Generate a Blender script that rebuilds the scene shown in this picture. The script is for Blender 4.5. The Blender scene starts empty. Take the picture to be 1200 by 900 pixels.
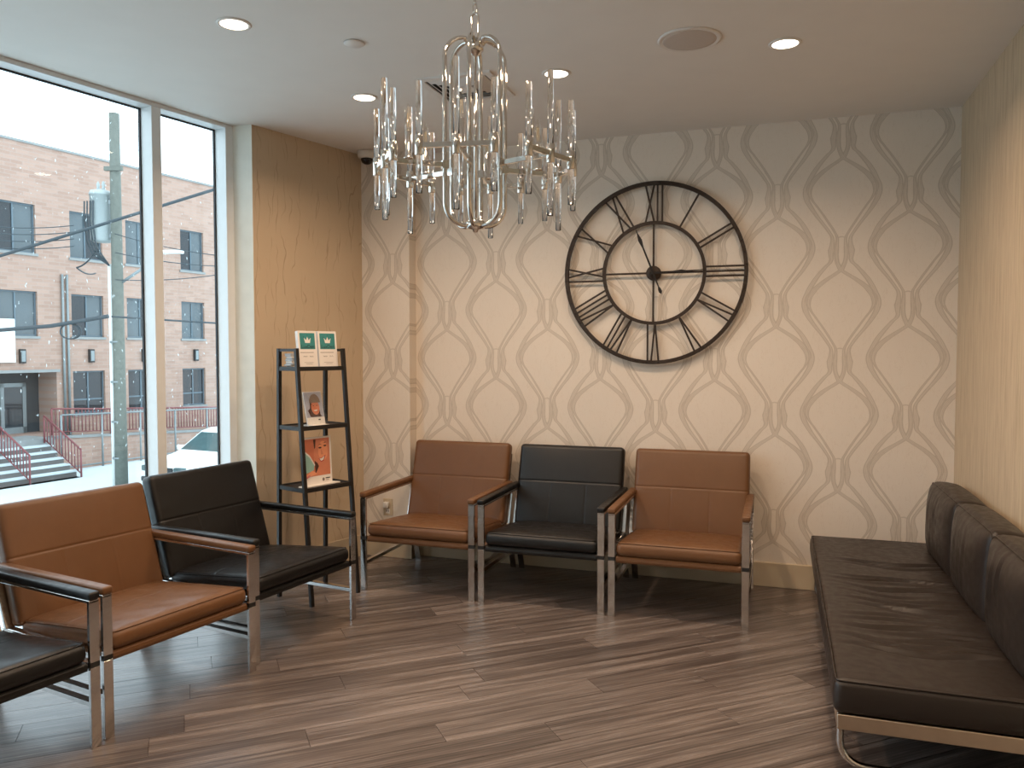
import bpy, bmesh, math, random
from mathutils import Vector, Matrix
random.seed(7)
sc = bpy.context.scene
COL = sc.collection

# ------------------------------------------------------------------ camera, sky, exposure
H_EYE = 1.45
def make_camera():
    f, yaw, pitch, roll = 931.5, -0.3248, -0.0418, -0.0007
    fw = Vector((math.sin(yaw)*math.cos(pitch), math.cos(yaw)*math.cos(pitch), math.sin(pitch)))
    r = Vector((math.cos(yaw), -math.sin(yaw), 0)); u = r.cross(fw)
    r2 = r*math.cos(roll) + u*math.sin(roll); u2 = r2.cross(fw)
    cd = bpy.data.cameras.new('camera'); cam = bpy.data.objects.new('camera', cd); COL.objects.link(cam)
    m = Matrix((r2, u2, -fw)).transposed().to_4x4(); m.translation = Vector((0, 0, H_EYE))
    cam.matrix_world = m
    cd.sensor_fit = 'HORIZONTAL'; cd.sensor_width = 36; cd.lens = f/1200*36
    cd.clip_start = .05; cd.clip_end = 300
    sc.camera = cam
make_camera()
wd = bpy.data.worlds.new('overcast_sky'); sc.world = wd; wd.use_nodes = True
bg = wd.node_tree.nodes['Background']
bg.inputs[0].default_value = (0.76, 0.89, 1.0, 1); bg.inputs[1].default_value = 3.4
sc.view_settings.view_transform = 'Standard'; sc.view_settings.look = 'None'
sc.view_settings.exposure = 0.0; sc.view_settings.gamma = 1.0; sc.view_settings.use_curve_mapping = False
LAMP_W = 11.0
LAMP_COL = (1.0, 0.71, 0.49)

# ------------------------------------------------------------------ key dimensions (metres)
HC = 2.817            # ceiling height
YB = 5.0895           # back wall
XR = 0.952            # right wall
YREAR = -1.6

# ------------------------------------------------------------------ helpers
def tag(o, label=None, cat=None, group=None, kind=None):
    if label: o['label'] = label
    if cat: o['category'] = cat
    if group: o['group'] = group
    if kind: o['kind'] = kind
    return o

class G:
    """collects vertices and faces for ONE mesh object"""
    def __init__(s): s.v = []; s.f = []; s.sm = []
    def add(s, vs, fs, smooth=False, M=None):
        o = len(s.v)
        s.v += [tuple(M @ Vector(v)) if M else tuple(v) for v in vs]
        s.f += [tuple(o+i for i in f) for f in fs]; s.sm += [smooth]*len(fs)
        return s
    def box(s, x0, x1, y0, y1, z0, z1, M=None, bev=0, seg=1):
        if bev > 0:
            bm = bmesh.new(); bmesh.ops.create_cube(bm, size=1)
            for v in bm.verts:
                v.co = Vector(((x0+x1)/2+v.co.x*(x1-x0), (y0+y1)/2+v.co.y*(y1-y0), (z0+z1)/2+v.co.z*(z1-z0)))
            bmesh.ops.bevel(bm, geom=list(bm.edges), offset=bev, segments=seg, affect='EDGES', profile=.5)
            bm.verts.index_update()
            s.add([v.co.copy() for v in bm.verts], [[v.index for v in f.verts] for f in bm.faces], seg > 1, M)
            bm.free(); return s
        vs = [(x, y, z) for x in (x0, x1) for y in (y0, y1) for z in (z0, z1)]
        return s.add(vs, [(0,1,3,2),(4,6,7,5),(0,4,5,1),(2,3,7,6),(0,2,6,4),(1,5,7,3)], False, M)
    def bar(s, a, b, wx, wy, up=(0,0,1), bev=0):
        """rectangular bar from a to b; wx across, wy along 'up' projected"""
        a = Vector(a); b = Vector(b); d = b-a; L = d.length; d.normalize()
        x = Vector(up).cross(d)
        if x.length < 1e-4: x = Vector((1,0,0)).cross(d)
        x.normalize(); y = d.cross(x)
        M = Matrix((x, y, d)).transposed().to_4x4(); M.translation = a
        return s.box(-wx/2, wx/2, -wy/2, wy/2, 0, L, M, bev)
    def tube(s, pts, r, n=10, closed=False, caps=True):
        pts = [Vector(p) for p in pts]; N = len(pts); rings = []
        rr = r if isinstance(r, (list, tuple)) else [r]*N
        t0 = (pts[1]-pts[0]).normalized(); ref = Vector((0,0,1)) if abs(t0.z) < .9 else Vector((1,0,0))
        x = ref.cross(t0).normalized(); vs = []
        for i, p in enumerate(pts):
            if closed: t = (pts[(i+1) % N]-pts[i-1]).normalized()
            else: t = (pts[min(i+1, N-1)]-pts[max(i-1, 0)]).normalized()
            x = (x - t*x.dot(t)).normalized(); y = t.cross(x)
            for k in range(n):
                a = 2*math.pi*k/n; vs.append(p + (x*math.cos(a)+y*math.sin(a))*rr[i])
        fs = []
        for i in range(N if closed else N-1):
            j = (i+1) % N
            for k in range(n): fs.append((i*n+k, i*n+(k+1) % n, j*n+(k+1) % n, j*n+k))
        s.add(vs, fs, True)
        if caps and not closed:
            o = len(s.v)-len(vs)
            s.f.append(tuple(o+k for k in range(n))[::-1]); s.sm.append(False)
            s.f.append(tuple(o+(N-1)*n+k for k in range(n))); s.sm.append(False)
        return s
    def lathe(s, prof, n=24, M=None, smooth=True):
        """profile of (r, z)"""
        vs = []; fs = []
        for r, z in prof:
            for k in range(n):
                a = 2*math.pi*k/n; vs.append((r*math.cos(a), r*math.sin(a), z))
        for i in range(len(prof)-1):
            for k in range(n): fs.append((i*n+k, i*n+(k+1) % n, (i+1)*n+(k+1) % n, (i+1)*n+k))
        if prof[0][0] > 1e-6: fs.append(tuple(range(n))[::-1])
        if prof[-1][0] > 1e-6: fs.append(tuple((len(prof)-1)*n+k for k in range(n)))
        return s.add(vs, fs, smooth, M)
    def prism(s, poly, z0, z1, M=None):
        n = len(poly)
        vs = [(x, y, z0) for x, y in poly]+[(x, y, z1) for x, y in poly]
        fs = [tuple(range(n))[::-1], tuple(range(n, 2*n))]+[(i, (i+1) % n, n+(i+1) % n, n+i) for i in range(n)]
        return s.add(vs, fs, False, M)
    def mesh(s, name):
        me = bpy.data.meshes.new(name); me.from_pydata(s.v, [], s.f); me.update()
        me.polygons.foreach_set('use_smooth', s.sm)
        bm = bmesh.new(); bm.from_mesh(me); bmesh.ops.recalc_face_normals(bm, faces=bm.faces); bm.to_mesh(me); bm.free()
        return me
    def build(s, name, mat, parent=None, M=None, label=None):
        return link(name, s.mesh(name), mat, parent, M, label)

def link(name, me, mat, parent=None, M=None, label=None):
    if mat is not None and not me.materials: me.materials.append(mat)
    o = bpy.data.objects.new(name, me); COL.objects.link(o)
    if parent: o.parent = parent
    if M is not None: o.matrix_local = M
    if label: o['label'] = label
    return o

def empty(name, loc=(0,0,0), rz=0):
    o = bpy.data.objects.new(name, None); COL.objects.link(o)
    o.location = loc; o.rotation_euler = (0, 0, rz); o.empty_display_size = .1
    return o

def copy_tree(o, parent=None):
    c = o.copy(); COL.objects.link(c); c.parent = parent
    for ch in o.children: copy_tree(ch, c)
    return c

def T(x, y, z): return Matrix.Translation((x, y, z))
def RX(a): return Matrix.Rotation(a, 4, 'X')
def RY(a): return Matrix.Rotation(a, 4, 'Y')
def RZ(a): return Matrix.Rotation(a, 4, 'Z')

def arc(c, r, a0, a1, n, plane='xz'):
    out = []
    for i in range(n+1):
        a = a0+(a1-a0)*i/n
        p = (r*math.cos(a), r*math.sin(a))
        out.append((c[0]+p[0], c[1], c[2]+p[1]) if plane == 'xz' else (c[0]+p[0], c[1]+p[1], c[2]))
    return out

def rounded_cushion(w, d, h, r, nx, ny, nz, disp):
    """rounded, puffed cushion centred on the origin; disp(p, n, (a,b,c)) returns an offset vector"""
    def sp(n, half, rr):
        e = 4; k = min(rr/half, .9)
        pts = [-1+k*(1-math.cos(i/e*math.pi/2)) for i in range(e)]
        mid = [-1+k+(2-2*k)*i/n for i in range(n+1)]
        allp = pts+mid+[-p for p in pts[::-1]]
        return [p*half for p in allp]
    xs, ys, zs = sp(nx, w/2, r), sp(ny, d/2, r), sp(nz, h/2, min(r, h/2*.9))
    idx = {}; vs = []; fs = []
    rz = min(r, h/2*.98)
    def vid(i, j, k):
        key = (i, j, k)
        if key in idx: return idx[key]
        p = Vector((xs[i], ys[j], zs[k]))
        q = Vector((max(-w/2+r, min(w/2-r, p.x)), max(-d/2+r, min(d/2-r, p.y)), max(-h/2+rz, min(h/2-rz, p.z))))
        n = p-q
        if n.length < 1e-9: n = Vector((0,0,1 if p.z > 0 else -1)); po = p
        else:
            n.normalize(); po = q+Vector((n.x*r, n.y*r, n.z*rz))
        po = po+disp(po, n, (po.x/(w/2), po.y/(d/2), po.z/(h/2)))
        idx[key] = len(vs); vs.append(po); return idx[key]
    X, Y, Z = len(xs)-1, len(ys)-1, len(zs)-1
    for i in range(X):
        for j in range(Y):
            fs.append((vid(i,j,0), vid(i,j+1,0), vid(i+1,j+1,0), vid(i+1,j,0)))
            fs.append((vid(i,j,Z), vid(i+1,j,Z), vid(i+1,j+1,Z), vid(i,j+1,Z)))
    for i in range(X):
        for k in range(Z):
            fs.append((vid(i,0,k), vid(i+1,0,k), vid(i+1,0,k+1), vid(i,0,k+1)))
            fs.append((vid(i,Y,k), vid(i,Y,k+1), vid(i+1,Y,k+1), vid(i+1,Y,k)))
    for j in range(Y):
        for k in range(Z):
            fs.append((vid(0,j,k), vid(0,j,k+1), vid(0,j+1,k+1), vid(0,j+1,k)))
            fs.append((vid(X,j,k), vid(X,j+1,k), vid(X,j+1,k+1), vid(X,j,k+1)))
    g = G(); g.add(vs, fs, True); return g

# ------------------------------------------------------------------ materials
def srgb(r, g, b):
    f = lambda c: (c/255/12.92) if c/255 <= .04045 else ((c/255+.055)/1.055)**2.4
    return (f(r), f(g), f(b), 1)

class N:
    """small node-tree writer"""
    def __init__(s, name):
        s.m = bpy.data.materials.new(name); s.m.use_nodes = True; s.t = s.m.node_tree
        s.b = s.t.nodes['Principled BSDF']; s.out = s.t.nodes['Material Output']
    def n(s, typ, **kw):
        nd = s.t.nodes.new('ShaderNode'+typ)
        for k, v in kw.items(): setattr(nd, k, v)
        return nd
    def set(s, sock, val):
        if hasattr(val, 'is_output') or isinstance(val, bpy.types.NodeSocket): s.t.links.new(val, sock)
        else: sock.default_value = val
    def math(s, op, a, b=0.0, c=0.0, clamp=False):
        nd = s.n('Math', operation=op, use_clamp=clamp)
        s.set(nd.inputs[0], a); s.set(nd.inputs[1], b); s.set(nd.inputs[2], c); return nd.outputs[0]
    def mix(s, fac, a, b, mode='MIX'):
        nd = s.n('Mix', data_type='RGBA', blend_type=mode)
        s.set(nd.inputs[0], fac); s.set(nd.inputs[6], a); s.set(nd.inputs[7], b); return nd.outputs[2]
    def noise(s, vec, scale, detail=3, rough=.5, dist=0):
        nd = s.n('TexNoise'); s.set(nd.inputs['Vector'], vec); nd.inputs['Scale'].default_value = scale
        nd.inputs['Detail'].default_value = detail; nd.inputs['Roughness'].default_value = rough
        nd.inputs['Distortion'].default_value = dist; return nd.outputs[0]
    def mapping(s, vec, scale=(1,1,1), rot=(0,0,0), loc=(0,0,0)):
        nd = s.n('Mapping'); s.set(nd.inputs[0], vec); nd.inputs[1].default_value = loc
        nd.inputs[2].default_value = rot; nd.inputs[3].default_value = scale; return nd.outputs[0]
    def ramp(s, fac, stops):
        nd = s.n('ValToRGB'); s.set(nd.inputs[0], fac); el = nd.color_ramp.elements
        while len(el) < len(stops): el.new(.5)
        for e, (p, c) in zip(el, stops): e.position = p; e.color = c
        return nd.outputs[0]
    def rng(s, v, a, b, c, d, smooth=True):
        nd = s.n('MapRange', interpolation_type='SMOOTHSTEP' if smooth else 'LINEAR')
        s.set(nd.inputs[0], v); s.set(nd.inputs[1], a); s.set(nd.inputs[2], b); s.set(nd.inputs[3], c); s.set(nd.inputs[4], d)
        return nd.outputs[0]
    def bump(s, h, strength=.3, dist=.002):
        nd = s.n('Bump'); s.set(nd.inputs['Height'], h); nd.inputs['Strength'].default_value = strength
        nd.inputs['Distance'].default_value = dist; s.t.links.new(nd.outputs[0], s.b.inputs['Normal'])
    def obj(s): return s.n('TexCoord').outputs['Object']
    def pos(s): return s.n('NewGeometry').outputs['Position']
    def p(s, **kw):
        for k, v in kw.items(): s.set(s.b.inputs[{'color':'Base Color','rough':'Roughness','metal':'Metallic','spec':'Specular IOR Level','coat':'Coat Weight','trans':'Transmission Weight','ior':'IOR','coatr':'Coat Roughness','em':'Emission Color','ems':'Emission Strength'}[k]], v)
        return s.m

def plain(name, col, rough=.5, metal=0, var=.06, scale=20, bump=0):
    n = N(name); v = n.noise(n.obj(), scale, 3)
    c2 = tuple(c*(1-var*2) for c in col[:3])+(1,); c1 = tuple(min(1, c*(1+var*2)) for c in col[:3])+(1,)
    c = n.mix(v, c2, c1); n.p(color=c, rough=rough, metal=metal)
    if bump: n.bump(n.noise(n.obj(), scale*8, 2), bump, .001)
    return n.m

def leather(name, col, rough, grain=420):
    n = N(name); o = n.obj()
    v = n.noise(o, 9, 3, .6)
    c = n.mix(v, tuple(x*.86 for x in col[:3])+(1,), tuple(min(1, x*1.12) for x in col[:3])+(1,))
    vo = n.n('TexVoronoi'); n.set(vo.inputs['Vector'], o); vo.inputs['Scale'].default_value = grain
    cr = n.noise(n.mapping(o, (6, 2, 6)), 5, 3, .6)
    hgt = n.math('ADD', n.math('MULTIPLY', vo.outputs[0], .35), n.math('MULTIPLY', cr, 2.2))
    n.p(color=c, rough=n.rng(n.noise(o, 30, 2), .3, .7, rough-.05, rough+.07), spec=.45)
    n.bump(hgt, .25, .0012); return n.m

M = {}
M['tan'] = leather('tan_leather', srgb(106, 72, 44), .43)
M['black'] = leather('black_leather', srgb(15, 15, 16), .40)
M['sofa'] = leather('dark_brown_leather', srgb(39, 32, 28), .40)
def chrome():
    n = N('chrome'); o = n.obj()
    sm = n.noise(n.mapping(o, (3, 3, 14), (.5, .5, .3)), 9, 3, .6)
    n.p(color=n.mix(sm, (.62, .60, .58, 1), (.80, .79, .78, 1)), metal=1.0, rough=n.rng(sm, .3, .7, .08, .2)); return n.m
M['chrome'] = chrome()
M['nickel'] = plain('polished_nickel', (.74, .70, .65, 1), .07, 1.0, .03)
M['steel_warm'] = plain('satin_steel_band', (.70, .60, .48, 1), .28, 1.0, .05)
M['rubber'] = plain('black_spacer', (.012, .012, .012, 1), .6)
M['blackmetal'] = plain('black_powder_coat', srgb(26, 22, 20), .55, 0, .08, 40, .05)
def bronze():
    n = N('dark_bronze_iron'); o = n.obj(); v = n.noise(o, 45, 4, .65)
    n.p(color=n.mix(v, srgb(30, 24, 20), srgb(70, 56, 45)), metal=.35, rough=.5); n.bump(v, .3, .002); return n.m
M['bronze'] = bronze()
M['handblack'] = plain('hand_black_iron', srgb(28, 23, 20), .5, .3)
M['white'] = plain('white_plastic', srgb(225, 220, 212), .4, 0, .02)
M['offwhite_metal'] = plain('ceiling_white_metal', srgb(222, 217, 212), .5, 0, .02)
M['darkslot'] = plain('dark_duct', srgb(24, 22, 21), .7)
M['speakercloth'] = plain('speaker_grille', srgb(196, 186, 178), .8, 0, .05, 300, .4)
M['blackglass'] = plain('smoked_dome', srgb(14, 13, 13), .08)
M['frame_al'] = plain('painted_aluminium', srgb(226, 230, 231), .38, .0, .02)
M['gasket'] = plain('black_gasket', srgb(22, 26, 32), .6)
M['paper'] = plain('white_card', srgb(232, 226, 220), .55, 0, .02)
M['greypaper'] = plain('leaflet_edges', srgb(176, 182, 186), .6, 0, .15, 200)
M['teal'] = plain('teal_print', srgb(60, 136, 136), .45, 0, .06)
M['ink'] = plain('dark_ink', srgb(34, 40, 44), .5, 0, .02)
M['greyink'] = plain('grey_ink', srgb(120, 110, 105), .5, 0, .02)
M['skinprint'] = plain('printed_skin', srgb(214, 132, 100), .45, 0, .05)
M['skinprint2'] = plain('printed_skin_rose', srgb(214, 136, 106), .4, 0, .05)
M['skinlight'] = plain('printed_skin_light', srgb(236, 160, 122), .4, 0, .04)
M['hatprint'] = plain('printed_knit_hat', srgb(138, 118, 104), .6, 0, .12, 220)
M['hairprint'] = plain('printed_brown_hair', srgb(78, 50, 40), .6, 0, .1, 90)
M['lipprint'] = plain('printed_lips', srgb(176, 60, 58), .45)
M['skyprint'] = plain('printed_grey_sky', srgb(176, 178, 192), .5, 0, .05)
M['seaprint'] = plain('printed_aqua', srgb(150, 190, 182), .5, 0, .05)
M['orangeprint'] = plain('printed_orange', srgb(206, 122, 92), .45, 0, .05)
M['pinkprint'] = plain('printed_pink', srgb(206, 120, 126), .45)

def thin_glass(name, tint=(1,1,1,1), ior=1.45, rough=0.0, glossmul=1.0):
    """architectural pane: transparent with fresnel reflection"""
    n = N(name); tr = n.n('BsdfTransparent'); tr.inputs[0].default_value = tint
    gl = n.n('BsdfGlossy'); gl.inputs['Roughness'].default_value = rough
    bf = n.n('NewGeometry').outputs['Backfacing']
    fr = n.n('Fresnel'); n.t.links.new(n.rng(bf, 0, 1, ior, 1/ior, False), fr.inputs[0])
    mx = n.n('MixShader'); n.t.links.new(n.math('MULTIPLY', fr.outputs[0], glossmul), mx.inputs[0])
    n.t.links.new(tr.outputs[0], mx.inputs[1]); n.t.links.new(gl.outputs[0], mx.inputs[2])
    n.t.links.new(mx.outputs[0], n.out.inputs[0]); return n.m
M['pane'] = thin_glass('window_glass', (.96, .99, .985, 1), 1.45)
M['acrylic'] = thin_glass('clear_acrylic', (.97, .98, .985, 1), 1.45, .02, 1.0)
def crystal():
    n = N('crystal_glass'); n.p(color=(1,1,1,1), rough=0.0, trans=1.0, ior=1.5); return n.m
M['crystal'] = crystal()
M['bulbglass'] = thin_glass('bulb_glass', (.98, .97, .95, 1), 1.5, 0, 1.4)
def emis(name, col, s):
    n = N(name); n.p(color=(0,0,0,1), em=col, ems=s); return n.m
M['lens'] = emis('lit_lamp_lens', (1.0, .86, .66, 1), 9)
M['filament'] = emis('led_filament', (1.0, .62, .22, 1), .6)

def wallpaper():
    n = N('ogee_ribbon_wallpaper'); sep = n.n('SeparateXYZ'); n.set(sep.inputs[0], n.pos())
    X, Z = sep.outputs[0], sep.outputs[2]
    # hand-printed waviness
    wob = n.math('MULTIPLY', n.math('SUBTRACT', n.noise(n.pos(), 3.0, 2), .5), .02)
    S, PZ = .361, .657
    wA = [(0,.075),(.06,.072),(.10,.062),(.14,.035),(.18,0),(.22,.105),(.26,.215),(.30,.31),(.37,.435),(.46,.508),(.53,.47),(.60,.386),(.68,.285),(.76,.19),(.84,.105),(.89,.065),(.95,.066),(1,.075)]
    tA = [(0,.030),(.1,.026),(.18,.036),(.30,.046),(.40,.046),(.46,.038),(.52,.016),(.60,.011),(.75,.013),(.89,.015),(1,.030)]
    wB = [(0,.150),(.05,.152),(.085,.148),(.145,.232),(.21,.33),(.28,.42),(.37,.505),(.46,.560),(.53,.545),(.60,.487),(.68,.395),(.76,.285),(.84,.185),(.89,.138),(.94,.135),(1,.150)]
    tB = [(0,.044),(.085,.026),(.145,.028),(.28,.036),(.40,.036),(.50,.040),(.60,.034),(.70,.026),(.80,.022),(.89,.020),(1,.044)]
    vec = [wA]
    def curve(pts, fac):
        c = n.n('FloatCurve'); n.set(c.inputs['Value'], fac); cu = c.mapping.curves[0]
        while len(cu.points) < len(pts): cu.points.new(.5, .5)
        for q, (a, b) in zip(cu.points, pts): q.location = (a, b); q.handle_type = 'VECTOR' if (pts is wA and abs(a-.18) < .001) else 'AUTO'
        c.mapping.update(); return c.outputs[0]
    def family(x0, z0):
        U = n.math('DIVIDE', n.math('SUBTRACT', n.math('ADD', X, wob), x0), 2*S)
        au = n.math('MULTIPLY', n.math('ABSOLUTE', n.math('SUBTRACT', n.math('FRACT', n.math('ADD', U, 100.5)), .5)), 2.0)
        V = n.math('FRACT', n.math('ADD', n.math('DIVIDE', n.math('SUBTRACT', z0, Z), PZ), 100.0))
        def strand(wp, tp, fill):
            w = curve(wp, V); t = curve(tp, V)
            sd = n.math('SUBTRACT', au, w); d = n.math('ABSOLUTE', sd)
            rib = n.rng(n.math('SUBTRACT', d, t), -.006, .006, 1, 0)
            lines = n.rng(n.math('SINE', n.math('MULTIPLY', sd, 230)), -.3, 1, .55, 1.0)
            edge = n.rng(n.math('ABSOLUTE', n.math('SUBTRACT', d, t)), .004, .013, 1, 0)
            return n.math('MAXIMUM', n.math('MULTIPLY', n.math('MULTIPLY', rib, fill), lines), n.math('MULTIPLY', edge, .9))
        tie = n.math('MULTIPLY', n.rng(n.math('ABSOLUTE', n.math('SUBTRACT', V, n.math('ADD', .882, n.math('MULTIPLY', n.math('MULTIPLY', au, au), 3.0)))), .003, .008, 1, 0), n.rng(au, .055, .065, .7, 0))
        return n.math('MAXIMUM', n.math('MAXIMUM', strand(wA, tA, .78), strand(wB, tB, .72)), tie)
    pat = n.math('MAXIMUM', family(-.024, 1.714), family(-.024+S, 1.714+PZ/2), clamp=True)
    cr = n.noise(n.mapping(n.pos(), (1, 1, .35)), 26, 3, .6, .6)
    crease = n.rng(n.math('ABSOLUTE', n.math('SUBTRACT', cr, .5)), 0, .018, .10, 0)
    base = n.mix(n.noise(n.pos(), 2.5, 3), srgb(222, 211, 197), srgb(230, 220, 207))
    base = n.mix(crease, base, srgb(170, 145, 112))
    rc = n.mix(n.noise(n.pos(), 60, 2), srgb(184, 171, 155), srgb(196, 184, 168))
    c = n.mix(n.math('MULTIPLY', pat, .9), base, rc)
    n.p(color=c, rough=n.rng(pat, 0, 1, .62, .42)); n.bump(n.math('ADD', pat, n.math('MULTIPLY', n.noise(n.pos(), 220, 2), .25)), .25, .0015)
    return n.m
M['wallpaper'] = wallpaper()
def veinwall():
    n = N('crinkled_tan_wallcovering'); p = n.pos()
    sep = n.n('SeparateXYZ'); n.set(sep.inputs[0], p)
    def lines(freq, warp, wscale, off, width):
        wp = n.noise(n.mapping(p, (1, 1, .55), (0, 0, 0), (off, 0, 0)), wscale, 3, .55)
        c = n.math('ADD', n.math('MULTIPLY', sep.outputs[1], freq), n.math('MULTIPLY', wp, warp))
        return n.rng(n.math('ABSOLUTE', n.math('SUBTRACT', n.math('FRACT', n.math('ADD', c, 50.0)), .5)), 0, width, 1, 0)
    l1 = lines(9, 2.6, 3.2, 0, .055); l2 = lines(13, 3.4, 4.0, 7.3, .06)
    m1 = n.rng(n.noise(n.mapping(p, (1, 1, .6)), 8, 2), .40, .62, 0, 1); m2 = n.rng(n.noise(n.mapping(p, (1, 1, .6), (0, 0, 0), (3, 3, 3)), 9, 2), .44, .62, 0, .9)
    vv = n.math('MAXIMUM', n.math('MULTIPLY', l1, m1), n.math('MULTIPLY', l2, m2))
    base = n.mix(n.noise(p, 3, 3), srgb(192, 171, 143), srgb(204, 184, 157))
    n.p(color=n.mix(n.math('MULTIPLY', vv, .45), base, srgb(128, 96, 62)), rough=.6)
    n.bump(n.math('SUBTRACT', n.noise(p, 90, 3), n.math('MULTIPLY', vv, 1.2)), .35, .002); return n.m
M['veinwall'] = veinwall()
def grainwall():
    n = N('vertical_grain_wallcovering'); p = n.pos()
    g1 = n.noise(n.mapping(p, (1, 9, .5)), 6, 5, .62, .6)
    g2 = n.noise(n.mapping(p, (1, 30, 1.4)), 7, 3, .6)
    v = n.math('ADD', n.math('MULTIPLY', g1, .65), n.math('MULTIPLY', g2, .35))
    n.p(color=n.ramp(v, [(.3, srgb(168, 146, 118)), (.5, srgb(196, 176, 148)), (.72, srgb(210, 192, 164))]), rough=.55)
    n.bump(v, .35, .003); return n.m
M['grainwall'] = grainwall()
M['revealpaint'] = plain('pale_reveal_wallcovering', srgb(228, 229, 220), .6, 0, .05, 12, .1)
M['ceilpaint'] = plain('ceiling_paint', srgb(228, 224, 219), .75, 0, .015, 6, .03)
M['basepaint'] = plain('baseboard_beige', srgb(196, 180, 154), .42, 0, .03, 5)
M['rearpaint'] = plain('rear_wall_paint', srgb(214, 204, 190), .65, 0, .03, 4)
def planks():
    n = N('grey_brown_vinyl_plank'); o = n.obj(); oi = n.n('ObjectInfo'); rnd = oi.outputs['Random']
    cmb = n.n('CombineXYZ'); n.set(cmb.inputs[0], n.math('MULTIPLY', rnd, 37.0)); n.set(cmb.inputs[1], n.math('MULTIPLY', rnd, 91.0))
    va = n.n('VectorMath', operation='ADD'); n.set(va.inputs[0], o); n.set(va.inputs[1], cmb.outputs[0]); q = va.outputs[0]
    g1 = n.noise(n.mapping(q, (.40, 15, 1)), 2.4, 5, .62, .2)
    g2 = n.noise(n.mapping(q, (1.3, 60, 1)), 2.4, 3, .6)
    g3 = n.noise(n.mapping(q, (.35, 6, 1)), 1.8, 3, .5, .3)
    wv = n.n('TexWave', wave_type='RINGS', rings_direction='Z'); n.set(wv.inputs[0], n.mapping(q, (.8, 16, 1)))
    wv.inputs['Scale'].default_value = 1.3; wv.inputs['Distortion'].default_value = 2; wv.inputs['Detail'].default_value = 3
    v = n.math('ADD', n.math('ADD', n.math('MULTIPLY', g1, .42), n.math('MULTIPLY', g2, .33)), n.math('ADD', n.math('MULTIPLY', g3, .22), n.math('MULTIPLY', wv.outputs[0], .05)))
    v = n.math('ADD', v, n.math('MULTIPLY', n.math('SUBTRACT', rnd, .5), .065))
    c = n.ramp(v, [(.355, srgb(45, 38, 36)), (.44, srgb(74, 65, 61)), (.505, srgb(95, 85, 80)), (.60, srgb(136, 125, 119))])
    n.p(color=c, rough=n.rng(v, .35, .6, .36, .27), spec=.6, coat=.12, coatr=.22); n.bump(g2, .12, .0008); return n.m
M['plank'] = planks()
M['subfloor'] = plain('dark_subfloor', srgb(40, 32, 28), .7)
# ---- outdoors
def brick(name, c1, c2, mortar):
    n = N(name); b = n.n('TexBrick'); n.set(b.inputs[0], n.mapping(n.obj(), (1, 1, 1), (math.pi/2, 0, 0)))
    b.inputs['Color1'].default_value = c1; b.inputs['Color2'].default_value = c2; b.inputs['Mortar'].default_value = mortar
    b.inputs['Scale'].default_value = 1; b.inputs['Mortar Size'].default_value = .012
    b.inputs['Brick Width'].default_value = .42; b.inputs['Row Height'].default_value = .13
    v = n.noise(n.obj(), 1.2, 4); c = n.mix(n.math('MULTIPLY', v, .35), b.outputs[0], srgb(152, 128, 116))
    n.p(color=c, rough=.85); n.bump(b.outputs[1], .3, .01); return n.m
M['brick'] = brick('tan_brick', srgb(178, 147, 132), srgb(160, 129, 114), srgb(170, 149, 138))
M['concrete'] = plain('pale_concrete', srgb(140, 142, 141), .8, 0, .08, 3)
M['snow'] = plain('trodden_snow', srgb(196, 206, 208), .8, 0, .05, .5, .2)
M['bframe'] = plain('blue_grey_window_frame', srgb(90, 106, 116), .5)
M['bglass'] = plain('dark_reflective_glass', srgb(38, 44, 50), .08, 0, .25, .8)
M['bblind'] = plain('pale_blind_behind_glass', srgb(84, 94, 99), .25, 0, .15, .9)
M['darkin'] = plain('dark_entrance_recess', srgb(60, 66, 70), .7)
M['redrail'] = plain('faded_red_rail', srgb(128, 72, 74), .55)
M['galv'] = plain('galvanised_pipe', srgb(134, 142, 144), .45, .3)
M['polewood'] = plain('weathered_pole_wood', srgb(106, 110, 103), .85, 0, .14, 8, .3)
M['trafo'] = plain('pale_transformer_paint', srgb(164, 172, 172), .5, 0, .03)
M['cable'] = plain('black_cable', srgb(58, 68, 74), .6)
M['carwhite'] = plain('white_car_paint', srgb(228, 232, 232), .25, 0, .01)
M['carglass'] = plain('car_window_glass', srgb(70, 92, 94), .06, 0, .2, 3)
M['cardark'] = plain('car_dark_trim', srgb(40, 44, 46), .5)
M['riser'] = plain('dark_stone_riser', srgb(104, 100, 98), .8)
M['signwhite'] = plain('white_sign_panel', srgb(226, 230, 228), .6, 0, .02)

# ------------------------------------------------------------------ room shell
WDIR = Vector((.261, 1.296, 0)).normalized()          # along the glazing, towards the back
WNOR = Vector((-WDIR.y, WDIR.x, 0))                   # outwards, to the street
WJ = Vector((-3.170, 4.100, 0))                       # room-side corner of the window's right jamb
LDIR = Vector((.264, .914, 0)).normalized()           # along the short left wall
LC = Vector((-3.043, 4.110, 0))                       # its outer corner beside the window
PY = 4.985                                            # face of the pilaster
LE = LC + LDIR*((PY-LC.y)/LDIR.y)                     # left wall meets pilaster
PXR = -2.425
LWIN = (WJ.y-YREAR)/WDIR.y
WEND = WJ - WDIR*LWIN

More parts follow.
